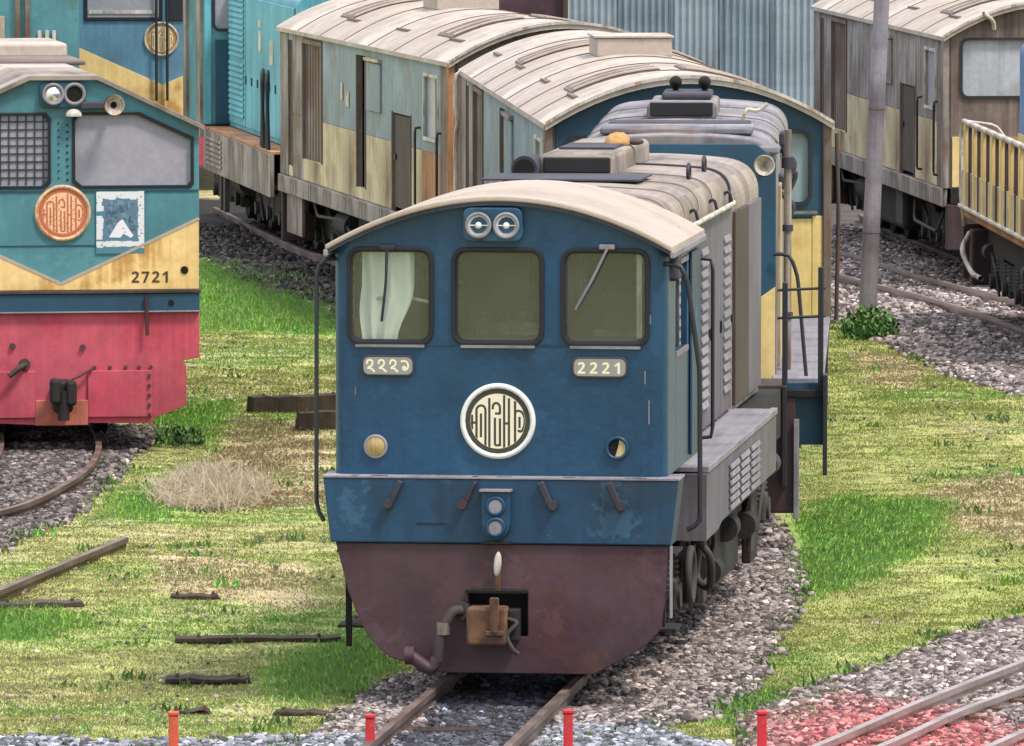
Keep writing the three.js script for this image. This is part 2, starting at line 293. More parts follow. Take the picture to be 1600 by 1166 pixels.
{
  const pos = [], col = [], uv = [], idx = [];
  const xs = [-900, -200, -40]; for (let i = 0; i < NX; i++) xs.push(X0 + (X1 - X0) * i / (NX - 1)); xs.push(40, 200, 900);
  const ds = [-60, 20, 45]; for (let j = 0; j < ND; j++) ds.push(D0 + (D1 - D0) * j / (ND - 1)); ds.push(160, 300, 1100);
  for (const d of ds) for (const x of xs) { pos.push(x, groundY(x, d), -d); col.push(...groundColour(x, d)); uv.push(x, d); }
  const W = xs.length; for (let j = 0; j < ds.length - 1; j++) for (let i = 0; i < W - 1; i++) { const a = j * W + i; idx.push(a, a + 1, a + W, a + 1, a + W + 1, a + W); }
  const g = new THREE.BufferGeometry(); g.setAttribute('position', new THREE.Float32BufferAttribute(pos, 3)); g.setAttribute('color', new THREE.Float32BufferAttribute(col, 3)); g.setAttribute('uv', new THREE.Float32BufferAttribute(uv, 2)); g.setIndex(idx); g.computeVertexNormals();
  const b = new Uint8Array(NS * NS * 4); for (let i = 0; i < NS * NS; i++) { const v = 255 * clamp(.72 + .22 * NF[i] + .16 * (N2[i] - .5) * 2); b[i * 4] = b[i * 4 + 1] = b[i * 4 + 2] = v; b[i * 4 + 3] = 255; }
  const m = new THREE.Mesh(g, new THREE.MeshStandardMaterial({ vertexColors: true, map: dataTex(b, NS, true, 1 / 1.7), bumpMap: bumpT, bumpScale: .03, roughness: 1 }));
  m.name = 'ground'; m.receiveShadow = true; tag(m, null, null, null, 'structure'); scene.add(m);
}

// ---------------------------------------------------------------- rails and sleepers
function sweep(pts, off, w, y0, y1) {                      // a bar of width w following a curve of (x, d), shifted sideways by off
  const p = [], N = pts.length, ix = []; for (let i = 0; i < N; i++) {
    const a = pts[Math.max(0, i - 1)], b = pts[Math.min(N - 1, i + 1)]; const tx = b[0] - a[0], td = b[1] - a[1], l = Math.hypot(tx, td), nx = td / l, nd = -tx / l;
    for (const [o, y] of [[-w / 2, y0], [-w / 2, y1], [w / 2, y1], [w / 2, y0]]) p.push(pts[i][0] + nx * (off + o), y, -(pts[i][1] + nd * (off + o)));
  }
  for (let i = 0; i < N - 1; i++) for (let q = 0; q < 4; q++) { const a = i * 4 + q, b = i * 4 + (q + 1) % 4; ix.push(a, a + 4, b, b, a + 4, b + 4); }
  ix.push(0, 1, 2, 0, 2, 3); const e = (N - 1) * 4; ix.push(e, e + 2, e + 1, e, e + 3, e + 2);
  let g = new THREE.BufferGeometry(); g.setAttribute('position', new THREE.Float32BufferAttribute(p, 3)); g.setIndex(ix); g = g.toNonIndexed(); g.computeVertexNormals(); return g;
}
function curve(pts, step = .5) { const c = new THREE.CatmullRomCurve3(pts.map(p => V(p[0], 0, p[1])), false, 'centripetal'); return c.getSpacedPoints(Math.ceil(c.getLength() / step)).map(v => [v.x, v.z]); }
function railPart(parent, pts, off, lift = 0, name = 'rail', mat = M.rail) {
  return k().add(sweep(pts, off, .062, -.045 + lift, lift)).add(sweep(pts, off, .018, -.13 + lift, -.045 + lift)).add(sweep(pts, off, .11, -.145 + lift, -.13 + lift)).build(name, mat, parent);
}
function sleepers(parent, pts, every, len, top, r) {
  let acc = 0, n = 0; for (let i = 1; i < pts.length; i++) {
    const [ax, ad] = pts[i - 1], [bx, bd] = pts[i]; acc += Math.hypot(bx - ax, bd - ad); if (acc < every) continue; acc = 0; if (++n > 200) return;
    const s = k().box(-len / 2, len / 2, top - .14, top + (r() - .5) * .02, -.11, .11, .012); s.turn(new THREE.Matrix4().makeRotationY(Math.atan2(-(bd - ad), bx - ax) + Math.PI / 2 + (r() - .5) * .05).setPosition(bx, 0, -bd)).build('sleeper', M.timber, parent);
  }
}
const T1 = curve([[-1.7, 49], [-1.08, 54], [-.09, 62.2], [1.37, 74.3], [1.72, 79], [1.78, 84.6], [1.3, 94], [.66, 102.2], [-.6, 110], [-1.85, 116.5], [-2.4, 119], [-4.2, 131]], .33);
const T2 = curve([[-9, 70], [-6.6, 74.4], [-5.25, 77.4], [-4.82, 80.2], [-4.69, 82.4], [-4.75, 85.2], [-5.2, 90], [-6.4, 98], [-7.6, 106], [-9, 115]], .33);
const T6 = curve([[5.9, 129], [6.1, 125.5], [7.26, 112], [7.4, 106], [7.8, 98], [8.3, 88]], .4);
const T5 = curve([[2.4, 126], [4.2, 119], [5.07, 113.1], [6.0, 108.3], [6.81, 102.5], [7.4, 96]], .4);
function track(label, pts, r, lift = 0, mat = M.rail) { const t = thing('railway_track', label, 'railway track'); railPart(t, pts, -.5, lift, 'rail', mat); railPart(t, pts, .5, lift, 'rail', mat); sleepers(t, pts, .66, 1.9, -.135 + lift, r); return t; }
track('railway track emerging from under the front of the blue locomotive', T1, rng(21));
track('curved railway track under the locomotive with the pink pilot', T2, rng(22));
track('railway track under the yellow-railed locomotive at right edge', T6, rng(23));
track('bent railway track passing right behind the leaning grey pole', T5, rng(24), 0, M.railBright);
{ const t = thing('railway_switch', 'converging shiny rails of a switch at bottom right corner', 'railway track');
  railPart(t, curve([[1.2, 55.6], [2.27, 58.9], [3.08, 61.52], [3.94, 64.07], [6.6, 72]]), 0, 0, 'stock_rail', M.railBright);
  railPart(t, curve([[1.9, 56.5], [2.66, 58.67], [3.27, 60.69], [3.83, 62.25], [6.2, 69]]), 0, 0, 'switch_rail', M.railBright);
  railPart(t, curve([[2.6, 56.4], [3.43, 58.67], [3.65, 59.36], [4.9, 62.9], [7, 69]]), 0, 0, 'stock_rail', M.railBright);
  const r = rng(25); sleepers(t, curve([[1.9, 55.6], [2.9, 58.9], [3.7, 61.5], [4.6, 64.1], [7.2, 72]], .33), .66, 2.1, -.135, r);
  const c = k(); for (let i = 0; i < 7; i++) { const u = i / 6; const x = 2.6 + 1.2 * u, d = 59.3 + 3.2 * u; c.box(x - .02, x + .24, -.11, -.06, -d - .04, -d + .04); } c.build('rail_chair', M.rusty, t); }
{ const t = thing('disused_rail', 'single disused rail half sunk in grass at left edge', 'rail'); railPart(t, curve([[-5.4, 63.2], [-4.29, 69.64], [-3.92, 71.76], [-3.47, 74.3]]), 0, .02); }

// ballast stones and grass: uncountable, one object each
function inView(x, d) { return Math.abs(x) < d * .0632 + .15 && d > 57.2; }
{
  const r = rng(31), g0 = new THREE.IcosahedronGeometry(1, 0); const p = g0.attributes.position, mv = new Map();
  for (let i = 0; i < p.count; i++) { const key = [p.getX(i), p.getY(i), p.getZ(i)].map(v => v.toFixed(3)).join(); if (!mv.has(key)) mv.set(key, .72 + r() * .5); const s = mv.get(key); p.setXYZ(i, p.getX(i) * s, p.getY(i) * s * .72, p.getZ(i) * s); } g0.computeVertexNormals();
  const list = []; let tries = 0;
  while (list.length < 150000 && tries++ < 1500000) {
    const d = 57.5 + 70 * Math.pow(r(), 1.35), x = (r() * 2 - 1) * (d * .0632 + .15); const b = Math.max(ballast(x, d), at('path', x, d) * .45); if (b < .12 || r() > b + .02) continue;
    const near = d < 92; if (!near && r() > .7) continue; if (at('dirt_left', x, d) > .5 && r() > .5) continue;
    list.push([x, d]);
  }
  for (let i = 0; i < 2500; i++) { const d = 57.5 + 45 * r(), x = (r() * 2 - 1) * d * .0632; if (sm(x, d, 50, N3) > .55) list.push([x, d, .6]); }
  const im = new THREE.InstancedMesh(g0, new THREE.MeshStandardMaterial({ color: 0xffffff, roughness: .95 }), list.length), m = new THREE.Matrix4(), q = new THREE.Quaternion(), e = new THREE.Euler(), c = new THREE.Color();
  list.forEach(([x, d, ss], i) => {
    const o = at('oil', x, d), old = Math.max(at('bal_old', x, d), at('dirt_left', x, d)), s = (.016 + .022 * r() * r() + .009 * r()) * (ss || 1) * (d > 90 ? 1.25 : 1); e.set(r() * .8, r() * 6.3, r() * .8); q.setFromEuler(e);
    m.compose(V(x, groundY(x, d) + s * .25 + r() * .018, -d), q, V(s * (.8 + r() * .6), s, s * (.8 + r() * .5))); im.setMatrixAt(i, m);
    const v = .05 + .32 * Math.pow(r(), 1.8) + (r() < .08 ? .32 : 0), w = r() * .05; let cc = [v * (1.03 + w), v * .97, v * (.95 + .06 * r())];
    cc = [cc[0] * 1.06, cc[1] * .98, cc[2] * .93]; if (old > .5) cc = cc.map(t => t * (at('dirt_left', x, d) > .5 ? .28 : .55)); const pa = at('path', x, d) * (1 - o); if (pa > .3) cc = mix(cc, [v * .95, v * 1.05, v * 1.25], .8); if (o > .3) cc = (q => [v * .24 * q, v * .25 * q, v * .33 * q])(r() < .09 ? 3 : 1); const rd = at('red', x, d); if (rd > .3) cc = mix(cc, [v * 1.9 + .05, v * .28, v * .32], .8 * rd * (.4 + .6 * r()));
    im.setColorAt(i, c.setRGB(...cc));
  });
  im.name = 'ballast_stones'; im.castShadow = im.receiveShadow = true; tag(im, 'loose grey ballast stones spread along all the tracks', 'ballast', null, 'stuff'); scene.add(im);
}
{
  const r = rng(41);
  function tuft(nb, spread, h, w) {
    const p = [], ix = [];
    for (let b = 0; b < nb; b++) {
      const a = r() * 6.283, ox = (r() - .5) * spread, oz = (r() - .5) * spread, hh = h * (.55 + r() * .6), lean = (.25 + r() * .9) * hh, dx = Math.cos(a), dz = Math.sin(a), ww = w * (.7 + r() * .6), n = p.length / 3;
      p.push(ox - dz * ww, 0, oz + dx * ww, ox + dz * ww, 0, oz - dx * ww, ox + dx * lean * .4 - dz * ww * .8, hh * .62, oz + dz * lean * .4 + dx * ww * .8, ox + dx * lean * .4 + dz * ww * .8, hh * .62, oz + dz * lean * .4 - dx * ww * .8, ox + dx * lean, hh, oz + dz * lean);
      ix.push(n, n + 1, n + 2, n + 1, n + 3, n + 2, n + 2, n + 3, n + 4);
    }
    const g = new THREE.BufferGeometry(); g.setAttribute('position', new THREE.Float32BufferAttribute(p, 3)); g.setIndex(ix); g.computeVertexNormals();
    const nn = g.attributes.normal; for (let i = 0; i < nn.count; i++) { const v = V(nn.getX(i), Math.abs(nn.getY(i)) + 1.2, nn.getZ(i)).normalize(); nn.setXYZ(i, v.x, v.y, v.z); } return g;
  }
  const mat = new THREE.MeshPhysicalMaterial({ color: 0xffffff, roughness: .95, transmission: .35, thickness: 0, side: THREE.DoubleSide });
  const C = { olive: lin(0xc2ce72), lime: lin(0xcade76), green: lin(0x98dc5e), straw: lin(0xeadcae), dry: lin(0xd8cc9c), dark: lin(0x5c7e3a) };
  const body = (x, d) => {                                // under a train: no grass
    const cx = d < 74.3 ? -.09 + (d - 62.2) * .121 : d < 85 ? 1.65 : 1.78 - (d - 85) * .07; if (d > 62 && Math.abs(x - cx) < 1.05) return true; return d > 85.2 && x < -3.4 - (d - 85) * .14; };
  function field(name, label, cat, geo, n, accept, colour, scale) {
    const L = []; let t = 0; while (L.length < n && t++ < n * 14) { const d = 57.3 + 66 * Math.pow(r(), 1.25), x = (r() * 2 - 1) * (d * .0632 + .15); if (!body(x, d) && accept(x, d)) L.push([x, d]); }
    const im = new THREE.InstancedMesh(geo, mat, L.length), m = new THREE.Matrix4(), q = new THREE.Quaternion(), c = new THREE.Color(), up = V(0, 1, 0);
    L.forEach(([x, d], i) => { const s = scale(x, d) * (.7 + .6 * r()); q.setFromAxisAngle(up, r() * 6.283); m.compose(V(x, groundY(x, d) - .008, -d), q, V(s, s * (.7 + .6 * r()), s)); im.setMatrixAt(i, m); im.setColorAt(i, c.setRGB(...colour(x, d))); });
    im.name = name; im.castShadow = im.receiveShadow = true; tag(im, label, cat, null, 'stuff'); scene.add(im);
  }
  const lush = (x, d) => greenAt(x, d);
  field('short_grass', 'short patchy yellow green grass covering ground between the tracks', 'grass', tuft(8, .22, .022, .005), 105000,
    (x, d) => { const b = ballast(x, d); const dens = (1 - b) * (.35 + .65 * sstep(.25, .6, sm(x, d * .8, 60, N2))) * (1 - .35 * tanAt(x, d)) * (1 - .85 * at('path', x, d)); return r() < dens; },
    (x, d) => {
      const t = sm(x, d * .7, 34, N3), u = sm(x, d * .8, 90, N2) + (r() - .5) * .5 + (x > 1.5 && d < 72 ? .4 : 0); let c = mix(C.olive, C.lime, clamp(u)); c = mix(c, C.straw, clamp(sstep(.5, .8, t) * .5 + (r() < .1 ? .6 : 0))); c = mix(c, C.straw, tanAt(x, d) * .6);
      c = mix(c, C.green, clamp(lush(x, d) * .8 + sstep(.62, .8, sm(x, d * .9, 55, N1)) * .7)); if (r() < .02) c = mix(c, C.dark, .5); const v = .88 + .24 * r(); return c.map(q => q * v);
    }, (x, d) => (d > 90 ? 1.25 : 1));
  field('lush_grass', 'taller bright green grass growing in patches beside the tracks', 'grass', tuft(10, .22, .05, .006), 14000,
    (x, d) => r() < lush(x, d) * (1 - ballast(x, d) * .8), (x, d) => mix(C.green, C.lime, r() * .6).map(q => q * (.95 + .3 * r())), (x, d) => d > 90 ? 1.2 : .95);
  field('dry_straw', 'pale dry straw strewn over the grass left of the blue locomotive', 'straw', tuft(7, .36, .022, .006), 16000,
    (x, d) => { const q = Math.max(at('tan4', x, d), at('tan3', x, d) * .35, at('tan1', x, d) * .5, at('tan2', x, d) * .4); return r() < q * sstep(.3, .6, sm(x, d, 60, N2)); }, () => mix(C.straw, C.dry, r()).map(q => q * (.85 + .3 * r())), () => 1.3);
  field('weeds', 'sparse dark weeds scattered at the ballast edges', 'weeds', tuft(8, .2, .08, .011), 1300,
    (x, d) => { const b = ballast(x, d); return b > .03 && b < .7 ? r() < .7 : b < .5 && sm(x, d, 70, N3) > .74 && r() < .12; }, () => mix(C.dark, C.green, r()).map(q => q * (.7 + .5 * r())), () => 1);
}

// ---------------------------------------------------------------- things lying or standing on the ground
function timber(x, d, len, turn, label, o = {}) {
  const t = thing('timber_sleeper', label, 'timber', [x, groundY(x, d), -d], turn); const w = o.w || .22, h = o.h || .1; const c = k(); const r = rng(Math.round(d * 100));
  const s = new THREE.Shape(); s.moveTo(-len / 2, 0); s.lineTo(len / 2, 0); s.lineTo(len / 2 - .02 * r(), h * .5); s.lineTo(len / 2 - .05 * r(), h); for (let i = 7; i >= 0; i--) s.lineTo(-len / 2 + len * i / 8 + .03 * r(), h - .02 * r()); s.closePath();
  c.ext(s, -w / 2, w / 2, .008).build('beam', o.mat || M.timber, t);
  const b = k(); for (const q of [-.36, .36]) b.cyl(q * len, h + .004, .03, .014, .03, 'y'); b.build('spike', M.rusty, t); return t;
}
timber(-2.05, 66.9, 1.35, .06, 'long dark timber sleeper edge in grass left of the blue pilot', { h: .045 });
timber(-2.68, 70.0, .42, .05, 'short dark brown timber stub sunk in grass below dry patch', { h: .04 });
timber(-1.5, 61.6, .55, -.08, 'black timber end at the gravel edge left of front track', { h: .035 });
timber(-2.4, 61.75, .3, .0, 'small black timber block in grass just above orange post', { h: .05 });
timber(-2.35, 63.9, .66, .02, 'weathered brown timber slab half covered by grass, bottom left', { h: .045, w: .3 });
timber(-3.95, 69.2, .75, .1, 'rotten reddish timber end beside the disused rail', { h: .05, mat: M.brownDark });
timber(-2.35, 90.9, 1.1, .32, 'thick dark timber log on straw left of the blue cab', { h: .2, w: .26 });
timber(-1.95, 88.3, .7, .2, 'shorter dark timber log touching the side of blue cab', { h: .2, w: .24 });
{ // dry straw heap
  const t = thing('straw_heap', 'grey dry straw heap in the grass left of blue locomotive', 'straw heap', [-3.0, groundY(-3, 79.9), -79.9]); const r = rng(51), c = k(), d = k();
  const core = new THREE.SphereGeometry(1, 18, 10); const p = core.attributes.position; for (let i = 0; i < p.count; i++) { const s = .85 + .3 * sm(p.getX(i) + 3, p.getZ(i) + p.getY(i), 60, N2); p.setXYZ(i, p.getX(i) * .44 * s, p.getY(i) * .15 * s, p.getZ(i) * 1.0 * s); } core.computeVertexNormals(); d.add(core); d.build('core', flat(0x8a7c62, 1), t);
  for (let i = 0; i < 1000; i++) { const a = r() * 6.28, e = r() * 1.4, R = [.5 * Math.cos(a) * Math.cos(e), .15 * Math.sin(e), 1.1 * Math.sin(a) * Math.cos(e)].map(q => q * (.8 + .5 * r())); const g = new THREE.PlaneGeometry(.006 + r() * .008, .2 + r() * .3); g.rotateZ((r() - .5) * 2.8); g.rotateY(r() * 6); g.rotateX(-.6 + r() * .6); g.translate(R[0] + .1, R[1], R[2]); c.add(g); }
  c.build('straw', new THREE.MeshStandardMaterial({ color: 0xb0a48e, roughness: 1, side: THREE.DoubleSide }), t); }
function leafPlant(name, label, cat, pos, n, R, h, cols, lw, seed) {
  const t = thing(name, label, cat, pos), r = rng(seed), st = k(), lf = cols.map(() => k());
  for (let i = 0; i < 14; i++) { const a = r() * 6.28, q = R * r(); st.tube([[0, 0, 0], [Math.cos(a) * q * .5, h * .5, Math.sin(a) * q * .5], [Math.cos(a) * q, h * (.6 + .4 * r()), Math.sin(a) * q]], .006, 0, 5, true); }
  st.build('stem', flat(0x4a4a2c, .9), t);
  for (let i = 0; i < n; i++) { const a = r() * 6.28, q = R * Math.sqrt(r()), y = h * (.1 + .9 * r()) * (1 - .5 * (q / R) ** 2); const s = lw * (.6 + .8 * r()); const g = new THREE.CircleGeometry(s, 5); g.scale(.55, 1, 1); g.rotateX(-1.2 + r()); g.rotateY(r() * 6.28); g.translate(Math.cos(a) * q, y, Math.sin(a) * q); lf[Math.floor(r() * lf.length)].add(g); }
  lf.forEach((l, i) => l.build('foliage', new THREE.MeshStandardMaterial({ color: cols[i], roughness: .8, side: THREE.DoubleSide }), t)); return t;
}
leafPlant('shrub', 'leafy green shrub growing at the foot of leaning pole', 'shrub', [4.42, groundY(4.4, 102.5), -102.4], 900, .36, .42, [0x2f5a26, 0x4a7a34, 0x6a8a48], .035, 61);
leafPlant('weed_clump', 'dark leafy weed clump under edge of the pink pilot', 'weeds', [-3.45, groundY(-3.4, 86), -86], 300, .26, .22, [0x3a5a2c, 0x5a7a44, 0x2c4a24], .03, 62);
{ // leaning pole
  const t = thing('pole', 'tall leaning grey pole standing right of the trains', 'pole', [4.44, groundY(4.4, 103.9) - .1, -103.9]); t.rotation.z = -.042;
  k().lathe([[0.001, 0], [.115, 0], [.11, .9], [.1, 3], [.085, 7.6], [.001, 7.6]], 0, 0, 0).build('shaft', M.pole, t); k().cyl(0, 1.35, 0, .114, .05).cyl(0, 2.9, 0, .107, .05).build('band', M.pole, t); k().cyl(0, .1, 0, .16, .25, 'y', .13).build('footing', flat(0x6c6664, .95), t); }
{ // corrugated wall
  const t = thing('corrugated_wall', 'pale blue grey corrugated metal wall behind the train roofs', 'wall', [.93, -.2, -135]); const n = 5, w = .822, r = rng(71);
  for (let i = 0; i < n; i++) { const N = 84, g = new THREE.PlaneGeometry(w + .03, 8, N, 1), p = g.attributes.position; for (let q = 0; q < p.count; q++) p.setZ(q, .024 * Math.cos(p.getX(q) / .109 * Math.PI * 2)); g.computeVertexNormals(); g.rotateY((r() - .5) * .02); g.translate(w * (i + .5), 4, .012 * (i % 2)); k().add(g).build('sheet', i % 2 ? M.tinB : M.tin, t); }
  k().box(-.1, -.02, 0, 8, -.1, .02).box(n * w + .02, n * w + .1, 0, 8, -.1, .06).build('post', M.brownDark, t); const s = k(); for (let i = 0; i < n; i++) for (let j = 0; j < 3; j++) s.cyl(w * i + .1, 3.6 + j * 1.1, .03, .014, .02, 'z'); s.build('screw', M.steel, t);
  k().box(-1.6, -.03, 0, 8, -.3, -.11).build('end_panel', M.maroon, t); k().box(n * w + .11, n * w + 1.6, 0, 8, -.3, -.1).build('end_panel', M.brownDark, t); }
for (const [i, x] of [[0, -2.41], [1, -1.01], [2, .40], [3, 1.78]]) { // low red posts added in place of blurred foreground marks along the bottom
  const t = thing('added_post', ['orange red added post in grass, leftmost of the row', 'red added post left of the front track rails', 'red added post just right of the front track rails', 'red added post at bottom right on reddish ground'][i], 'post', [x, groundY(x, 58.9) - .35, -58.85], 0, 'red posts added along the bottom');
  k().box(-.034, .034, 0, .66, -.03, .03, .01).build('post', i ? M.redPost ??= paint(0xc83038, { vary: .1, dirt: 0x8a2a2a, rough: .6, T: .9, chips: .2, chipC: 0xd88a80 }) : M.orangePost ??= paint(0xd05a38, { vary: .1, dirt: 0x9a4a2a, rough: .6, T: .9, chips: .2, chipC: 0xd8a080 }), t);
  k().box(-.04, .04, .66, .69, -.036, .036, .01).build('cap', i ? M.redPost : M.orangePost, t); }

// ---------------------------------------------------------------- running gear shared by the vehicles
function bogie(parent, z, o = {}) {                        // three axles, outside frame; a part with sub-parts
  const b = new THREE.Group(); b.name = 'bogie'; b.position.set(0, 0, z); parent.add(b); const hw = o.hw || .92, ax = o.axles || [-1.5, 0, 1.5], r = .46;
  for (const s of [-1, 1]) {
    const sh = new THREE.Shape(); sh.moveTo(-2.15, .62); sh.lineTo(-2.05, .82); sh.lineTo(-.9, .86); sh.lineTo(-.6, .74); sh.lineTo(.6, .74); sh.lineTo(.9, .86); sh.lineTo(2.05, .82); sh.lineTo(2.15, .62); sh.lineTo(1.9, .5); sh.lineTo(1.15, .56); sh.lineTo(.9, .44); sh.lineTo(-.9, .44); sh.lineTo(-1.15, .56); sh.lineTo(-1.9, .5); sh.closePath();
    const e = k().ext(sh, 0, .09, .012); e.turn(new THREE.Matrix4().makeRotationY(Math.PI / 2).setPosition(s * hw - .045, 0, 0)); e.build('side_frame', o.frameMat || M.under, b);
    for (const a of ax) {
      k().box(s * hw - .06, s * hw + .1, .34, .6, a - .15, a + .15, .03).cyl(s * (hw + .1), .46, a, .1, .05, 'x').build('axle_box', o.boxMat || M.underLight, b);
      const sp = k(); for (const q of [-.3, .3]) { for (let i = 0; i < 6; i++) sp.torus(s * hw, .52 + i * .045, a + q, .062, .016, 'y'); } sp.build('spring', M.underLight, b);
    }
    k().cyl(s * (hw + .06), .8, ax[0] - .55, .1, .34, 'z').tube([[s * (hw + .06), .8, ax[0] - .4], [s * (hw + .08), .62, ax[0] + .3], [s * (hw + .05), .3, ax[0] + .45]], .02).build('brake_cylinder', M.underLight, b);
  }
  for (const a of ax) { const w = k(); for (const s of [-1, 1]) w.lathe([[.001, -.05], [.38, -.05], [.4, -.065], [r, -.065], [r, .04], [r + .03, .055], [r + .03, .07], [.38, .06], [.16, .03], [.001, .05]], s * .53, r, a, 'x', 32); w.cyl(0, r, a, .08, 1.0, 'x').build('wheel', M.under, b); }
  return b;
}
function couplerAndHoses(t, z, y = .55) { k().box(-.16, .16, y - .14, y + .14, z - .1, z + .25, .03).cyl(.05, y, z + .3, .12, .3, 'y').build('coupler', M.under, t); }

// ---------------------------------------------------------------- full-width locomotive bodies (cars with cream roofs): origin at the near end, rail level
function carBody(o) {
  const t = thing('boxcab_locomotive', o.label, 'locomotive', o.pos, o.turn, 'full width locomotives with cream roofs'); const L = o.L, hw = 1.42, ye = 3.3, rise = .47, x = -hw, sill = 1.25, p = o.pal;
  // left side, near end first: [from, to, kind]
  for (const [a, b, kind, q] of o.side) {
    const z1 = -a - .006, z0 = -b + .006, mid = q?.mid ?? 2.12; const pane = (y0, y1, m, n = 'wall_panel') => k().box(x, x + .06, y0, y1, z0, z1, .008).build(n, m, t);
    if (kind === 'panel') { pane(sill, mid, q?.lo || p.lower); pane(mid + .003, ye - .02, q?.up || p.upper); }
    if (kind === 'hatch') { pane(sill, mid, p.lower); pane(mid + .003, ye - .02, p.upper); k().box(x - .03, x - .002, 2.45, 3.08, z0 + .15, z1 - .2, .01).build('hatch', q.m || p.upper, t); k().box(x - .06, x - .002, 3.1, 3.14, z0 + .1, z1 - .15).build('drip_strip', p.lower, t); }
    if (kind === 'grille') { pane(sill, sill + .3, p.lower); pane(3.2, ye - .02, p.post); const g = k(); for (let i = 0; i < 7; i++) { const w = (z1 - z0) / 7; g.box(x + .03, x + .05, sill + .3, 3.2, z0 + w * i, z0 + w * i + w * .72); } const gd = k().box(x + .052, x + .07, sill + .3, 3.2, z0, z1).build('grille_door', M.brownDark, t); g.build('slat', p.grille, gd);
      const f = k(); f.box(x - .02, x + .05, sill + .3, 3.2, z0, z0 + .06).box(x - .02, x + .05, sill + .3, 3.2, z1 - .06, z1).box(x - .021, x + .05, 3.14, 3.2, z0 + .06, z1 - .06).build('frame', p.post, gd); }
    if (kind === 'open') { pane(3.14, ye - .02, p.upper); pane(sill, 1.4, p.lower); k().box(x - .015, x + .07, 1.4, 3.14, z1 - .04, z1 + .001).box(x - .015, x + .07, 1.4, 3.14, z0 - .001, z0 + .04).build('door_jamb', p.post, t); }
    if (kind === 'door') { pane(2.5, ye - .02, q.up || p.upper); const d = k().box(x + .02, x + .06, sill + .04, 2.48, z0 + .03, z1 - .03, .01).build('lower_door', q.m || p.brown, t); k().box(x - .005, x + .019, 1.9, 1.98, z0 + .12, z0 + .2).build('latch', M.railPipe, d); k().box(x - .02, x + .03, sill, 2.52, z0 - .002, z0 + .03).box(x - .02, x + .03, sill, 2.52, z1 - .03, z1 + .002).build('door_jamb', p.post, t); }
    if (kind === 'cab') { const w0 = z0 + .22, w1 = z1 - .22; pane(sill, mid, q?.lo || p.lower, 'cab_door'); k().box(x, x + .06, mid + .003, 2.3, z0, z1).box(x, x + .06, 3.06, ye - .02, z0, z1).box(x, x + .06, 2.3, 3.06, z0, w0).box(x, x + .06, 2.3, 3.06, w1, z1).build('cab_door', p.upper, t);
      const wf = k().box(x - .02, x + .0, 2.26, 2.3, w0 - .04, w1 + .04).box(x - .02, x, 3.06, 3.1, w0 - .04, w1 + .04).box(x - .02, x, 2.3, 3.06, w0 - .04, w0).box(x - .02, x, 2.3, 3.06, w1, w1 + .04).build('window_frame', M.railWhite, t); k().box(x + .035, x + .045, 2.3, 3.06, w0, (w0 + w1) / 2 + .1).build('pane', M.paneGrey, wf);
      for (const zz of [z0 - .1, z1 + .08]) k().tube([[x, 1.4, zz], [x - .07, 1.4, zz], [x - .07, 2.4, zz], [x, 2.4, zz]], .018).build('handrail', q?.hr || M.railPipe, t); }
    if (kind === 'post') k().box(x - .015, x + .06, sill, ye - .02, z0, z1, .015).build('corner_post', q?.m || p.post, t);
  }
  k().box(x + .5, x + .54, sill, ye, -L + .1, -.1).build('dark_liner', M.dark, t);  // dark liner added to stop light behind the open doorways
  k().box(hw - .06, hw, sill, ye - .02, -L, 0).build('right_wall', p.lower, t);
  k().box(-hw + .06, hw - .06, sill, ye, -L, -L + .06).build('far_wall', p.post, t);
  // roof: separate sheets between raised seams
  const zs = [0, 2.1, 4.2, 6.3, 8.4, 10.5, 12.6, L], rw = hw + .05;
  for (let i = 0; i < zs.length - 1 && zs[i] < L - .3; i++) k().ext(archStrip(rw, ye - .02, rise, -rw, rw, -.04, .015), -Math.min(zs[i + 1], L) - (i === 6 ? .12 : 0), -zs[i] + (i ? 0 : .12)).build('roof_sheet', i % 3 === 1 ? M.cream : M.roofCream, t);
  for (const z of zs.slice(1, -1)) k().ext(archStrip(rw, ye - .02, rise, -rw, rw, .015, .026), -z - .012, -z + .012).build('roof_seam', M.roofVent, t);
  k().ext(archStrip(rw, ye - .02, rise, -rw, rw, .014, .05, 24), .08, .14).build('roof_rim', M.railWhite, t);
  const gut = k(); for (let z = -1.2; z > -L + 1; z -= 4.2) gut.box(-1.1, -1.04, archY(-1.07, rw, ye, rise) - .03, archY(-1.07, rw, ye, rise) + .012, z - .9, z); gut.build('gutter_bar', M.roofVent, t);
  for (const [za, zb] of [[-3.3, -2.2], [-11.4, -10.3]]) for (const [xa, xb] of [[-1.05, -.12], [.12, 1.05]]) {
    const v = k().ext(archStrip(rw, ye - .02, rise, xa, xb, .016, .032), za, zb).build('roof_vent', M.roofVent, t); for (const z of [za + .05, (za + zb) / 2, zb - .05]) k().ext(archStrip(rw, ye - .02, rise, xa + .03, xb - .03, .033, .05), z - .06, z + .06).build('vent_bar', z0mat(p), v); }
  const hb = k().box(-.42, .42, ye + rise - .05, ye + rise + .17, -8.3, -7.2, .03).build('roof_hatch', M.cream, t); k().box(-.44, .44, ye + rise + .172, ye + rise + .19, -8.32, -7.18).build('lid', M.roofCream, hb);
  // near end
  const e = poly([[-hw + .06, sill], [hw - .06, sill]].concat(archRun(hw - .06, ye, rise - .06))); const fw = o.face; for (const h of fw.windows || []) e.holes.push(rrect(...h, .1, THREE.Path));
  k().ext(e, -.06, 0).build('end_wall', fw.m, t);
  for (const h of fw.windows || []) { const f = k().ext(ring(...h, .1, .035), -.02, .03).build('window_frame', M.railPipe, t); k().box(h[0] - .03, h[1] + .03, h[2] - .03, h[3] + .03, -.05, -.04).build('pane', fw.pane || M.paneGrey, f); }
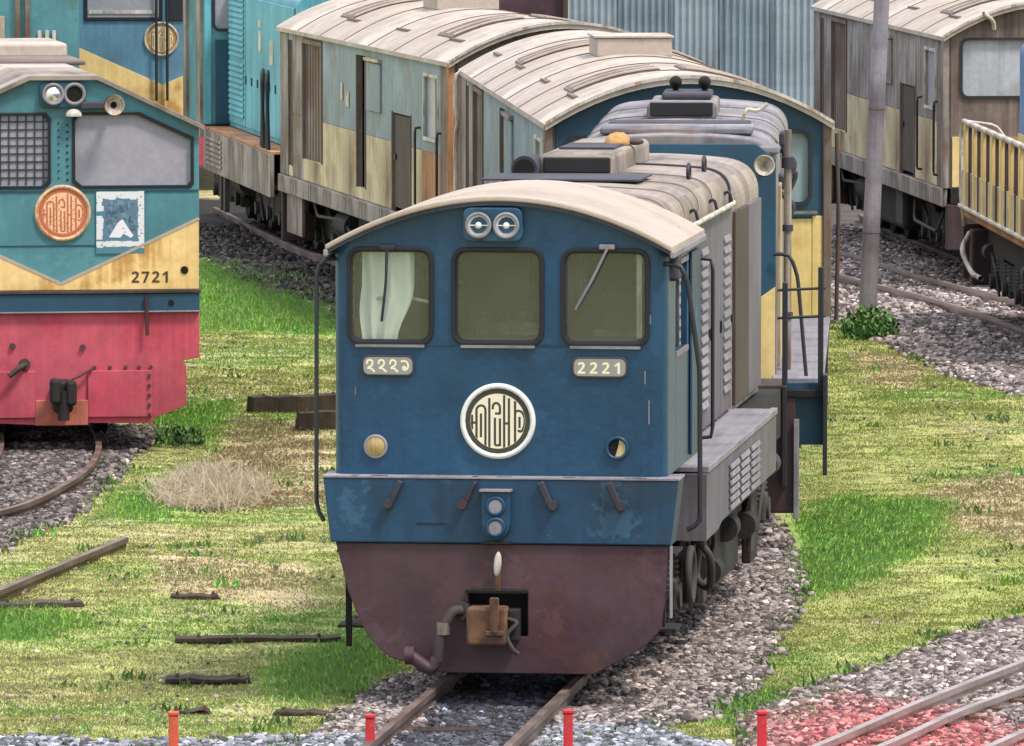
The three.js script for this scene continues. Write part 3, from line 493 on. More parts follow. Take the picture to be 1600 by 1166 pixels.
  for (const [nm, m, x0, x1, y0, y1] of fw.panels || []) k().box(x0, x1, y0, y1, .001, .02, .006).build(nm, m, t);
  for (const s of [-1, 1]) k().box(s * hw - .06, s * hw + .03, sill, ye, -.05, .05, .02).build('corner_post', fw.post || p.post, t);
  // below the floor
  for (const s of [-1, 1]) k().box(s * hw - .05, s * hw + .02, 1.0, sill - .003, -L, 0, .02).build('sill_beam', p.sill, t);
  k().box(-hw + .06, hw - .06, 1.05, sill - .004, -L, .06).build('floor', M.under, t); k().box(-hw, hw, .42, 1.04, -.06, .06, .02).build('pilot', M.underBrown, t); k().box(-hw, hw, .3, 1.04, -L, -L + .12, .02).build('pilot', M.underBrown, t);
  k().box(-1.2, 1.2, .35, 1.02, -L / 2 - 1.7, -L / 2 + 1.3, .1).build('fuel_tank', M.under, t);
  for (const s of [-1]) { k().cyl(s * 1.2, .78, -L / 2 - 2.3, .17, 1, 'z').build('air_tank', M.under, t); k().box(s * 1.36 - .05, s * 1.36, .45, 1.0, -L + .5, -L + 1.9, .01).build('steps', p.sill, t); k().box(s * 1.3 - .06, s * 1.3, .5, 1.0, -L / 2 + 1.7, -L / 2 + 2.4, .01).build('equipment_box', M.underLight, t);
    k().tube([[s * 1.3, .95, -L + 2.4], [s * 1.35, .8, -L + 3], [s * 1.33, .86, -L / 2 - 2], [s * 1.3, .7, -L / 2 - 1.6]], .025).tube([[s * 1.3, .9, -1], [s * 1.36, .6, -1.3], [s * 1.36, .64, -3.6], [s * 1.3, .95, -3.9]], .025).build('brake_pipe', M.underLight, t); }
  bogie(t, -2.9, { hw: 1.02 }); bogie(t, -L + 2.9, { hw: 1.02 }); couplerAndHoses(t, .1); return t;
}
const z0mat = p => p.vent || M.roofCream;
function archRun(hw, ye, rise, n = 22) { const p = []; for (let i = 0; i <= n; i++) { const x = hw - 2 * hw * i / n; p.push([x, archY(x, hw, ye, rise)]); } return p; }
const PAL = { upper: M.bodyBlue, lower: M.bodyCream, post: M.bodyBrown, brown: M.brownDark, grille: M.bodyBrown, sill: M.bodyGrey };
const sideA = (x = {}) => [[0, .8, 'post', { m: M.bodyBrown }], [.8, 2.3, 'cab', { lo: x.lo, hr: x.hr }], [2.3, 3.1, 'panel'], [3.1, 4.6, 'door', {}], [4.6, 5.3, 'panel'], [5.3, 6.8, 'hatch', {}], [6.8, 7.6, 'open'], [7.6, 9.1, 'panel'], [9.1, 10.6, 'panel'], [10.6, 12.4, 'grille'], [12.4, 13.4, 'panel', { up: M.bodyGrey, lo: M.bodyGrey }], [13.4, 13.75, 'open'], [13.75, 14.5, 'post', { m: M.bodyGrey }]];

const carA = carBody({ label: 'cream roofed locomotive at left with open dark doorway and pale yellow lower side', pos: [.66, 0, -102.3], turn: .173, L: 14.5, pal: PAL, side: sideA({ lo: M.bodyRust }), face: { m: M.bodyBrown, post: M.bodyRust } });
k().box(-1.436, -1.427, 2.5, 2.72, -8.9, -8.75).build('paint_mark', M.railWhite, carA); k().box(-1.436, -1.427, 2.42, 2.62, -8.5, -8.2).build('paint_mark', M.railWhite, carA);
const carB = carBody({ label: 'cream roofed locomotive directly behind, its dark blue arched end facing us', pos: [1.80, 0, -84.4], turn: .063, L: 15.4, pal: { ...PAL, lower: M.bodyGrey },
  side: [...sideA().map(([a, b, c, d]) => [a * 1.062, b * 1.062, c, d])],
  face: { m: M.tealDk, post: M.bodyBrown, pane: paint(0x8fa6ae, { vary: .05, streak: .1, rough: .3, off: 40 }), windows: [[-1.25, -.75, 2.55, 3.15], [.72, 1.22, 2.5, 3.2]], panels: [['yellow_panel', M.yellowC, .2, 1.25, 1.27, 2.33], ['yellow_panel', M.yellowC, -1.2, .19, 1.27, 2.33], ['yellow_strip', M.yellowC, 1.255, 1.38, 1.27, 2.36]] } });
{ const c = k().tube([[-1.44, 1.3, -15.2], [-1.52, 1.4, -15.2], [-1.52, 2.5, -15.2], [-1.49, 2.7, -15.2], [-1.52, 2.85, -15.2], [-1.52, 3.25, -15.2], [-1.42, 3.28, -15.2]], .028); c.build('white_pipe', M.railWhite, carB);
  k().tube([[1.5, 1.3, .06], [1.52, 2.4, .06], [1.5, 3.2, .06]], .022).build('handrail', M.brownDark, carB); k().box(.74, 1.3, 2.38, 2.41, .022, .06).build('ledge', M.bodyGrey, carB); }
const carE = carBody({ label: 'weathered brown and grey locomotive at upper right, behind leaning pole', pos: [7.26, 0, -112], turn: .086, L: 14.5, pal: { ...PAL, upper: M.bodyGrey, lower: M.bodyCream },
  side: sideA({}), face: { m: M.bodyBrown, post: M.bodyGrey, windows: [[-1.2, -.25, 2.5, 3.25], [.2, 1.2, 2.5, 3.2]], pane: paint(0xa9b0ba, { vary: .05, streak: .15, rough: .3, off: 41 }), panels: [['yellow_panel', M.yellowC, -1.34, -.62, 1.27, 1.95], ['rust_panel', M.bodyRust, -.6, 1.3, 1.27, 1.95]] } });
k().tube([[-.95, 3.62, .2], [-.8, 3.52, .1], [-.78, 3.4, .04]], .03).build('horn_pipe', M.railWhite, carE);

// ---------------------------------------------------------------- hood helper: a long bonnet with rounded shoulders
function hoodShape(hw, y0, y1, r) { const s = new THREE.Shape(); s.moveTo(-hw, y0); s.lineTo(hw, y0); s.lineTo(hw, y1 - r); s.quadraticCurveTo(hw, y1 - .02, hw - r * 1.15, y1); s.quadraticCurveTo(0, y1 + .06, -hw + r * 1.15, y1); s.quadraticCurveTo(-hw, y1 - .02, -hw, y1 - r); s.closePath(); return s; }
function louvre(x, y0, y1, z0, z1, step, mat, parent, out = 1) { const c = k(); for (let y = y0; y < y1; y += step) { const g = new THREE.BoxGeometry(.012, step * .62, z1 - z0); g.rotateZ(out * .32); g.translate(x + out * .006, y, (z0 + z1) / 2); c.add(g); } return c.build('louvre', mat, parent); }

// ---------------------------------------------------------------- the front locomotive, 2221
const loco = thing('hood_locomotive', 'dark blue locomotive 2221 in front with maroon pilot and round white emblem', 'locomotive', [-.09, 0, -62.2], -.121);
{
  const t = loco, hw = 1.26, ye = 3.31, rise = .36;
  const windows = [[-1.13, -.53, 2.61, 3.29], [-.335, .305, 2.61, 3.29], [.49, 1.10, 2.61, 3.29]];
  const f = poly([[-1.14, 1.6], [1.14, 1.6], [1.14, archY(1.14, hw, ye, rise)]].concat(archRun(hw, ye, rise).filter(p => Math.abs(p[0]) < 1.13), [[-1.14, archY(1.14, hw, ye, rise)]]));
  for (const w of windows) f.holes.push(rrect(...w, .09, THREE.Path));
  k().ext(f, -.06, 0).build('cab_front', M.navy, t);
  for (const s of [-1, 1]) { const g = new THREE.CylinderGeometry(.12, .12, 1.74, 12, 1, true, s > 0 ? 0 : -Math.PI / 2, Math.PI / 2); g.translate(s * 1.14, 1.6 + .87, -.12); k().add(g).build('cab_corner', M.navy, t); }
  for (const w of windows) {
    const fr = k().ext(ring(...w, .09, .03), -.01, .022, .006).build('window_frame', M.blackRub, t); k().ext(rrect(w[0] - .01, w[1] + .01, w[2] - .01, w[3] + .01, .09), -.035, -.029).build('pane', M.glass, fr);
    k().ext(ring(w[0] + .012, w[1] - .012, w[2] + .012, w[3] - .012, .08, .014), -.028, -.012).build('gasket', M.sootDark, fr); k().box(w[0] + .04, w[1] - .04, w[2] - .045, w[2] - .025, .0, .03).build('sill', M.walkGrey, fr);
  }
  // cab interior seen through the panes; bulkhead mottling paints in their reflections
  k().box(-1.2, 1.2, 1.6, 3.4, -1.5, -1.46).build('bulkhead', paint(0x5c6478, { vary: .7, blotch: .9, dirt: 0x12120e, streak: .6, fine: .3, dust: .5, dustC: 0x7a7e8a, T: 1.1, rough: .9, off: 50 }), t); k().box(-.45, .05, 2.75, 3.25, -1.458, -1.43).box(.5, .85, 1.7, 3.2, -1.458, -1.43).build('bulkhead_door', flat(0x1c1b18, .8), t); k().box(-.3, .2, 1.6, 2.72, -1.1, -.8, .06).box(.6, 1.1, 1.6, 2.66, -1.0, -.7, .06).build('control_stand', paint(0x7c7c76, { vary: .5, blotch: .8, T: 1, off: 51 }), t); k().box(.62, .95, 2.4, 2.95, -1.35, -1.2, .06).build('seat', flat(0x3a3630, .8), t); k().box(-1.1, 1.1, 1.6, 2.62, -.62, -.2, .03).build('desk', flat(0x3c423e, .8), t); k().box(-1.2, 1.2, 1.58, 1.6, -2.4, -.1).build('floor', M.dark, t);
  { const N = 26, g = new THREE.PlaneGeometry(.4, .68, N, 10), p = g.attributes.position; for (let i = 0; i < p.count; i++) { const u = p.getX(i), v = p.getY(i); p.setZ(i, .03 * Math.sin(u * 44 + v * 3) + .02 * Math.sin(u * 17)); p.setX(i, u * (1 - .35 * sstep(.0, .37, -v)) - .06 * sstep(-.1, .3, -v)); } g.computeVertexNormals(); g.translate(-.86, 2.95, -.10); k().add(g).build('curtain', flat(0xf2f4f0, .9), t); }
  k().box(-1.14, -.96, 2.55, 2.78, -.34, -.14, .05).build('seat_back', flat(0x8a5a44, .8), t); k().tube([[-.98, 2.92, -.12], [-.72, 2.93, -.13], [-.55, 2.9, -.12]], .014).build('curtain_tie', M.railWhite, t); k().box(1.02, 1.06, 2.64, 3.27, -.12, -.09).build('window_post', M.railWhite, t);
  // wipers
  k().box(-.91, -.79, 3.295, 3.335, .0, .05, .01).tube([[-.85, 3.31, .05], [-.855, 3.05, .06], [-.89, 2.76, .045]], .011).build('wiper', M.railPipe, t); k().box(.75, .87, 3.31, 3.35, 0, .05, .01).tube([[.82, 3.33, .05], [.7, 3.08, .06], [.575, 2.86, .045]], .011).build('wiper', M.walkGrey, t);
  // cab sides, with recessed right door
  const wall = (s, z0, z1, y0, y1, m = M.navy, n = 'cab_side') => k().box(s > 0 ? hw - .05 : -hw, s > 0 ? hw : -hw + .05, y0, y1, z0, z1, .006).build(n, m, t);
  for (const s of [-1, 1]) { wall(s, -.62, -.12, 1.6, ye); wall(s, -1.5, -.63, 1.6, 2.5); wall(s, -1.5, -.63, 3.15, ye); wall(s, -2.4, -1.51, 1.6, ye);
    const d = k().box(s * (hw - .09) - .02, s * (hw - .09) + .02, 2.5, 3.15, -1.5, -.63).build('side_window', M.dark, t); k().box(s * (hw + .0) - .012, s * (hw + .0) + .012, 2.46, 2.5, -1.5, -.63).box(s * hw - .012, s * hw + .012, 3.15, 3.19, -1.5, -.63).build('frame', M.walkGrey, d);
    k().box(s * (hw + .015) - .012, s * (hw + .015) + .012, 1.64, 3.2, -2.3, -1.62, .01).build('cab_door', M.sillBlue, t); }
  k().box(1.1, 1.32, 3.06, 3.3, -.5, -.22, .03).build('side_lamp_box', M.sootDark, t);
  // roof
  k().ext(archStrip(1.35, 3.27, .40, -1.31, 1.31, 0, .042, 28), -2.35, .1, .012).build('cab_roof', M.cream, t); k().ext(archStrip(1.35, 3.27, .40, -1.31, 1.31, -.03, .0, 28), .03, .085).build('roof_edge', M.sootDark, t);
  k().box(1.29, 1.325, 3.25, 3.3, -2.35, .1, .01).box(-1.325, -1.29, 3.25, 3.3, -2.35, .1, .01).build('gutter', M.walkGrey, t);
  // headlights
  const hl = k().ext(rrect(-.27, .18, 3.365, 3.625, .07), .0, .09, .015).build('headlight_box', M.sillBlue, t); for (const x of [-.15, .06]) { const he = k().lathe([[.001, .0], [.03, .003], [.06, .018], [.085, .05]], x, 3.49, .07, 'z').build('headlight', M.lens, hl); { const g = new THREE.SphereGeometry(.026, 12, 8); g.translate(x, 3.49, .1); k().add(g).box(x - .08, x + .08, 3.486, 3.494, .098, .104).build('bulb', M.pale, he); } k().torus(x, 3.49, .115, .088, .013).build('bezel', M.walkGrey, hl); }
  // number plates
  for (const [x0, x1, bn] of [[-1.045, -.645, 1], [.545, .965, 0]]) { k().ext(rrect(x0, x1, 2.345, 2.505, .06), .0, .025, .006).build('number_plate', M.sootDark, t);
    const m = canvasMat(420, 160, (c, w, h) => { c.fillStyle = '#8f8f8a'; c.fillRect(0, 0, w, h); c.strokeStyle = c.fillStyle = '#e9e2c0'; c.lineCap = c.lineJoin = 'round';
      if (!bn) { c.font = 'bold 118px sans-serif'; c.textAlign = 'center'; c.textBaseline = 'middle'; '2221'.split('').forEach((q, i) => c.fillText(q, 72 + i * 92, 84)); }
      else { c.lineWidth = 15; for (let i = 0; i < 4; i++) { const X = 36 + i * 92; c.beginPath(); if (i < 3) { c.moveTo(X + 8, 62); c.bezierCurveTo(X + 4, 28, X + 54, 28, X + 52, 60); c.bezierCurveTo(X + 50, 86, X + 24, 84, X + 16, 98); c.bezierCurveTo(X + 36, 92, X + 50, 108, X + 66, 122); } else { c.moveTo(X + 6, 46); c.bezierCurveTo(X + 36, 34, X + 66, 56, X + 58, 88); c.bezierCurveTo(X + 52, 112, X + 20, 118, X + 18, 98); c.bezierCurveTo(X + 18, 82, X + 38, 82, X + 38, 98); } c.stroke(); } } });
    const g = new THREE.ShapeGeometry(rrect(x0 + .015, x1 - .015, 2.36, 2.49, .05)); const p = g.attributes.position, u = g.attributes.uv; for (let i = 0; i < p.count; i++) u.setXY(i, (p.getX(i) - x0) / (x1 - x0), (p.getY(i) - 2.345) / .16); g.translate(0, 0, .028); const q = new THREE.Mesh(g, m); q.name = 'plate_digits'; q.castShadow = q.receiveShadow = true; t.add(q); }
  // emblem
  emblem(t, -.015, 2.015, .285, .0, '#3a3c34', '#e6dfc6', M.pale);
  // marker lights
  k().lathe([[.001, .0], [.07, .0], [.07, .03], [.001, .04]], -.94, 1.815, 0, 'z').build('marker_light', paint(0xb09a60, { vary: .1, T: .5, rough: .4 }), t); k().torus(-.94, 1.815, .015, .078, .014).build('marker_rim', M.walkGrey, t);
  k().torus(.885, 1.82, .015, .078, .014).build('marker_rim', M.navy, t); k().cyl(.885, 1.82, .002, .074, .012, 'z').build('marker_socket', M.dark, t); { const g = new THREE.CircleGeometry(.07, 20, -1.9, 3.3); g.translate(.892, 1.82, .012); k().add(g).build('marker_light', paint(0xb8a878, { vary: .1, T: .5 }), t); }
  k().box(.27, .49, 2.585, 2.592, .001, .006).box(-1.1, 1.12, 2.575, 2.58, .001, .004).build('panel_seam', M.sillBlue, t);
  // blue sill box and its lugs
  k().ext(poly([[-1.27, 1.1], [1.30, 1.1], [1.36, 1.585], [-1.325, 1.585]]), -.3, .12, .012).build('sill_box', M.sillBlue, t); k().box(-1.33, 1.365, 1.586, 1.604, -.3, .128, .004).build('sill_edge', M.walkGrey, t);
  for (const [x, m, w] of [[-.78, M.sillBlue, .03], [-.215, M.maroon, .018], [.37, M.sillBlue, .035], [.885, M.sillBlue, .035]]) { const s = x < 0 ? -1 : 1, g = new RoundedBoxGeometry(w * 1.5, .24, .05, 2, .012); g.rotateZ(s * .42); g.translate(x, 1.46, .15); const c = k().add(g).cyl(x + s * .05, 1.4, .17, .035, .05, 'z'); c.build('lifting_lug', m === M.maroon ? m : M.sootDark, t); }
  { const s = new THREE.Shape(); s.moveTo(-.12, 1.5); s.lineTo(.1, 1.5); s.lineTo(.1, 1.24); s.absarc(-.01, 1.24, .105, 0, -Math.PI, true); s.lineTo(-.12, 1.5); const b = k().ext(s, .11, .19, .012).build('jumper_box', M.sillBlue, t); for (const y of [1.39, 1.23]) { k().torus(-.01, y, .195, .062, .017).build('socket_rim', M.sillBlue, b); k().cyl(-.01, y, .19, .05, .03, 'z').build('socket_cap', M.walkGrey, b); } k().box(-.13, .11, 1.5, 1.515, .11, .22).build('hood_lip', M.walkGrey, b); k().box(-.12, .1, 1.105, 1.12, .12, .17).build('bracket', M.blackRub, b); }
  { const q = rng(77); for (let i = 0; i < 9; i++) { const x = -1.25 + 2.5 * q(), w = .03 + .12 * q(); k().box(x, x + w, 1.6055, 1.6075, .1, .127).build('bare_metal', M.steel, t); } for (const [x, y, h] of [[1.12, 2.0, .18], [1.09, 2.3, .1], [1.13, 2.75, .07], [-1.1, 2.2, .06]]) k().box(x, x + .008, y, y + h, .0005, .003).build('scratch', M.walkGrey, t); }
  k().box(-.62, -.4, 1.245, 1.252, .12, .126).build('weld_line', M.blackRub, t);
  // maroon pilot
  { const s = new THREE.Shape(); s.moveTo(-1.235, 1.095); s.lineTo(1.285, 1.095); s.lineTo(1.265, .78); s.lineTo(1.22, .47); s.quadraticCurveTo(1.15, .36, 1.0, .27); s.lineTo(.72, .12); s.lineTo(-.43, .12); s.lineTo(-.82, .23); s.quadraticCurveTo(-.97, .33, -1.05, .5); s.lineTo(-1.14, .73); s.closePath();
    s.holes.push(rrect(-.23, .22, .4, .75, .02, THREE.Path)); k().ext(s, .03, .09, .008).build('pilot', M.maroon, t); k().box(1.29, 1.305, .55, 1.09, .0, .1, .005).build('pilot_edge', M.walkGrey, t); k().box(-.27, .26, .36, .79, -.2, -.15).build('coupler_recess', M.under, t); }
  { const c = k().box(-.215, .09, .35, .64, .1, .34, .03).build('coupler', M.rusty, t); k().box(-.035, .035, .5, .72, .33, .38, .015).box(-.07, .07, .43, .47, .34, .37, .01).cyl(.0, .56, .36, .03, .2, 'y').build('knuckle_pin', M.rusty, c);
    k().box(-.24, .22, .735, .755, .09, .2).build('drawbar_lip', M.dark, t); k().box(.09, .17, .38, .62, .09, .25, .015).build('coupler_jaw', M.under, t); k().tube([[.09, .55, .26], [.16, .52, .28], [.09, .43, .3], [.13, .33, .3], [.17, .29, .28]], .018, 0, 6, true).build('chain', M.underLight, t);
    k().box(-.02, .02, .74, .95, .12, .15, .008).build('lever_rod', M.rusty, t); const g = new THREE.SphereGeometry(.1, 12, 10); g.scale(.3, .95, .25); g.rotateZ(-.08); g.translate(.0, .95, .15); k().add(g).build('lever_tag', M.railWhite, t); }
  { const h = k().cyl(-.27, .6, .13, .07, .1, 'z').tube([[-.27, .6, .17], [-.34, .58, .22], [-.42, .4, .24], [-.45, .22, .24]], .042, 30, 9, true).build('air_hose', M.underLight, t); k().cyl(-.4, .47, .235, .052, .09, 'y').build('hose_clamp', M.steel, h); k().tube([[-.45, .24, .24], [-.5, .17, .25], [-.6, .23, .26], [-.66, .27, .25]], .05, 24, 9, true).cyl(-.65, .265, .25, .07, .07, 'x').build('hose_coupling', M.maroon, h); }
  // grab rails at both cab corners and a foot step under each
  k().tube([[-1.26, 3.22, -.1], [-1.36, 3.22, -.02], [-1.39, 3.1, 0], [-1.39, 1.35, .02], [-1.33, 1.25, .04]], .017).build('grab_rail', M.railPipe, t);
  k().tube([[1.24, 3.2, -.05], [1.36, 3.2, -.02], [1.41, 3.08, -.02], [1.5, 2.4, -.06], [1.5, 1.25, -.1], [1.4, 1.2, -.1]], .019).build('grab_rail', M.railPipe, t); k().tube([[1.26, 3.1, -2.5], [1.36, 3.1, -2.5], [1.36, 1.7, -2.5], [1.26, 1.7, -2.5]], .016).build('grab_rail', M.railPipe, t);
  for (const s of [-1, 1]) k().box(s * 1.15 - .14, s * 1.15 + .14, .98, 1.0, -.9, -.35).box(s * 1.2 - .05, s * 1.2 - .01, .35, 1.05, -.6, -.55).box(s * 1.15 - .14, s * 1.15 + .14, .4, .42, -.85, -.4).build('steps', M.under, t);
  k().box(-1.17, -1.13, .3, 1.0, -.05, .0).build('guard_iron', M.dark, t);
  // frame, walkways with louvred skirts
  k().box(-1.1, 1.1, 1.0, 1.42, -11.4, -.3).build('underframe', M.under, t);
  for (const s of [-1, 1]) {
    const X0 = s > 0 ? .9 : -1.32, X1 = s > 0 ? 1.32 : -.9; const cuts = [-2.5, -4, -5.5, -7, -8.5]; for (let i = 0; i < 4; i++) k().box(X0, X1, 1.43, 1.47, cuts[i + 1] + .01, cuts[i] - .01, .006).build('walkway_plate', M.walkGrey, t);
    const side = s > 0 ? [1.28, 1.325] : [-1.325, -1.28]; const sh = poly([[0, 1.425], [6, 1.425], [6, .94], [1.2, .94], [.9, .9], [0, .9]]); const c = k().ext(sh, 0, .04, .006); c.turn(new THREE.Matrix4().makeRotationY(Math.PI / 2).setPosition(side[0], 0, -2.5)); c.build('skirt', M.greyHood, t);
    for (const zz of [-4.6, -5.5, -6.4]) louvre(s * 1.33, 1.0, 1.36, zz - .38, zz + .34, .065, M.walkGrey, t, s); k().box(side[0] - .005, side[1] + .008, 1.425, 1.48, -8.5, -2.5, .01).build('walkway_edge', M.walkGrey, t);
  }
  k().box(.2, 1.32, .9, 1.42, -2.5, -2.44).box(-1.32, -.2, .9, 1.42, -2.5, -2.44).build('skirt_end', M.greyHood, t);
  // hood in two sections with doors
  k().ext(hoodShape(.93, 1.45, 3.52, .22), -8.3, -2.4).build('hood', M.dustyRoof, t); k().ext(hoodShape(.95, 1.45, 3.5, .3), -10.9, -8.34, .06).build('rear_hood', M.dustyRoof, t);
  k().ext(hoodShape(.945, 3.2, 3.535, .22), -8.36, -8.28).build('hood_band', M.sootDark, t);
  for (const s of [-1, 1]) { for (let i = 0; i < 6; i++) { const z1 = -2.5 - i * .96; k().box(s * .945 - .018, s * .945 + .018, 1.5, 3.2, z1 - .93, z1, .01).build('hood_door', M.greyHood, t); if (i % 2) louvre(s * .965, 1.7, 3.0, z1 - .72, z1 - .2, .09, M.walkGrey, t, s); k().box(s * .97 - .012, s * .97 + .012, 2.2, 2.3, z1 - .9, z1 - .86).build('door_latch', M.railPipe, t); }
    k().box(s * .96 - .02, s * .96 + .02, 1.5, 3.15, -9.6, -8.42, .01).build('radiator_grille', M.brownDark, t); k().box(s * .96 - .02, s * .96 + .02, 1.5, 3.15, -10.8, -9.65, .01).build('hood_door', M.greyHood, t);
    const hr = k(); hr.tube([[s * .98, 3.24, -2.6], [s * 1.0, 3.24, -2.7], [s * 1.0, 3.24, -8.1], [s * .98, 3.24, -8.2]], .022); hr.build('handrail', M.railWhite, t); const st = k(); for (const z of [-3.4, -5, -6.6, -7.9]) st.tube([[s * .9, 3.3, z], [s * .97, 3.36, z], [s * 1.0, 3.24, z]], .014); st.build('handrail_bracket', M.railPipe, t); }
  for (const [x, z] of [[.75, -6.7], [.75, -8]]) k().torus(x, 3.56, z, .07, .016, 'x').build('lifting_eye', M.railPipe, t);
  // roof equipment
  const hp = rrect(-.31, .31, 3.5, 3.72, .06); const hump = k().ext(hp, -9.4, -6.6, .03).turn(new THREE.Matrix4().makeTranslation(-.17, 0, 0)).build('roof_hump', M.dustyRoof, t); k().box(-.45, .11, 3.56, 3.69, -6.6, -6.57, .02).build('grille', M.blackRub, hump); k().box(-.4, .06, 3.722, 3.74, -8.2, -7.3).build('lid', M.sootDark, hump);
  k().cyl(-.58, 3.6, -6.6, .11, .5, 'z').build('exhaust_silencer', M.sootDark, t); k().cyl(-.58, 3.6, -6.345, .085, .02, 'z').build('exhaust_opening', M.dark, t); k().box(-.8, .5, 3.56, 3.575, -6.2, -5.2).build('roof_hatch', M.sootDark, t); const sm2 = k(); for (let z = -3.4; z > -8; z -= 1.15) sm2.ext(hoodShape(.935, 3.3, 3.53, .22), z - .015, z + .015); sm2.build('roof_rib', M.dustyRoof, t);
  bogie(t, -2.6, { hw: .98, frameMat: M.under }); bogie(t, -8.8, { hw: .98 });
  k().box(-1.05, 1.05, .32, 1.0, -6.6, -4.9, .08).build('fuel_tank', M.under, t); for (const s of [-1, 1]) { k().tube([[s * 1.2, .9, -2.7], [s * 1.32, .75, -2.7], [s * 1.3, .5, -2.9], [s * 1.18, .55, -3.1], [s * 1.2, .8, -3.1]], .03, 30, 8, true).build('sand_pipe', M.underLight, t); k().box(s * 1.16 - .03, s * 1.16 + .03, .3, .95, -3.8, -3.55, .01).build('hanger', M.underLight, t); k().torus(s * 1.22, .66, -2.2, .2, .03, 'x').build('hose_loop', M.underLight, t); k().box(s * 1.14 - .04, s * 1.14 + .04, .22, .9, -8.3, -7.7, .02).box(s * 1.1 - .04, s * 1.1 + .04, .28, .9, -7.0, -4.6, .03).build('side_tank', M.under, t); for (const [z, y] of [[-3.3, .62], [-4.2, .5], [-5.6, .72], [-7.2, .6]]) k().cyl(s * 1.17, y, z, .11, .3, 'z').tube([[s * 1.17, y + .1, z], [s * 1.22, y + .25, z + .1], [s * 1.18, .93, z + .2]], .02).build('air_reservoir', M.under, t); k().box(s * 1.2 - .02, s * 1.2 + .02, .35, .92, -7.6, -7.3, .01).build('hanger', M.underBrown, t); }
}
function emblem(t, x, y, r, z, darkC, lightC, ringMat, rust) {
  k().cyl(x, y, z + .008, r, .016, 'z', r, 56).build('emblem_plate', ringMat, t); k().torus(x, y, z + .016, r - .02, .02).build('emblem_ring', ringMat, t);
  const m = canvasMat(512, 512, (c, w) => {
    const S = w / 2 / 116, X = q => 256 + (q - 322) * S, Y = q => 256 + (q - 232) * S; c.fillStyle = darkC; c.fillRect(0, 0, w, w); c.fillStyle = lightC; c.beginPath(); c.arc(256, 256, 98 * S, 0, 7); c.fill(); c.save(); c.beginPath(); c.arc(256, 256, 97 * S, 0, 7); c.clip();
    c.strokeStyle = darkC; c.lineCap = 'butt'; c.lineJoin = 'round'; c.lineWidth = 8.5 * S; const L = (...p) => { c.beginPath(); p.forEach((q, i) => i ? c.lineTo(X(q[0]), Y(q[1])) : c.moveTo(X(q[0]), Y(q[1]))); c.stroke(); };
    const C = (a, b, cc, d) => { c.beginPath(); c.moveTo(X(a[0]), Y(a[1])); c.bezierCurveTo(X(b[0]), Y(b[1]), X(cc[0]), Y(cc[1]), X(d[0]), Y(d[1])); c.stroke(); };
    L([246, 300], [246, 190]); C([246, 190], [252, 172], [276, 172], [278, 192]); L([278, 192], [278, 335]); L([215, 238], [246, 238]); L([262, 205], [262, 290]); L([292, 150], [292, 335]); C([305, 190], [300, 164], [326, 160], [330, 182]); L([330, 182], [330, 205], [312, 205]); L([312, 220], [312, 318]); L([312, 318], [330, 318], [330, 222]); L([345, 140], [345, 335]); L([362, 150], [362, 322]); L([345, 240], [362, 240]); L([384, 160], [384, 318]); C([384, 200], [398, 186], [420, 200], [418, 232]); C([418, 232], [418, 268], [398, 276], [396, 262]); L([400, 216], [400, 256]); L([230, 262], [230, 210]);
    c.restore(); c.strokeStyle = lightC; c.lineWidth = 2 * S;
    if (rust) { const q = rng(5); for (let i = 0; i < 700; i++) { c.globalAlpha = .25 + .4 * q(); c.fillStyle = q() < .6 ? '#8a4a30' : '#c08a60'; const yy = 512 * Math.pow(q(), .6); c.fillRect(512 * q(), yy, 3 + 12 * q(), 3 + 14 * q()); } c.globalAlpha = 1; }
  });
  face('emblem_letters', x - r * .86, x + r * .86, y - r * .86, y + r * .86, z + .0185, m, t, 'disc');
}

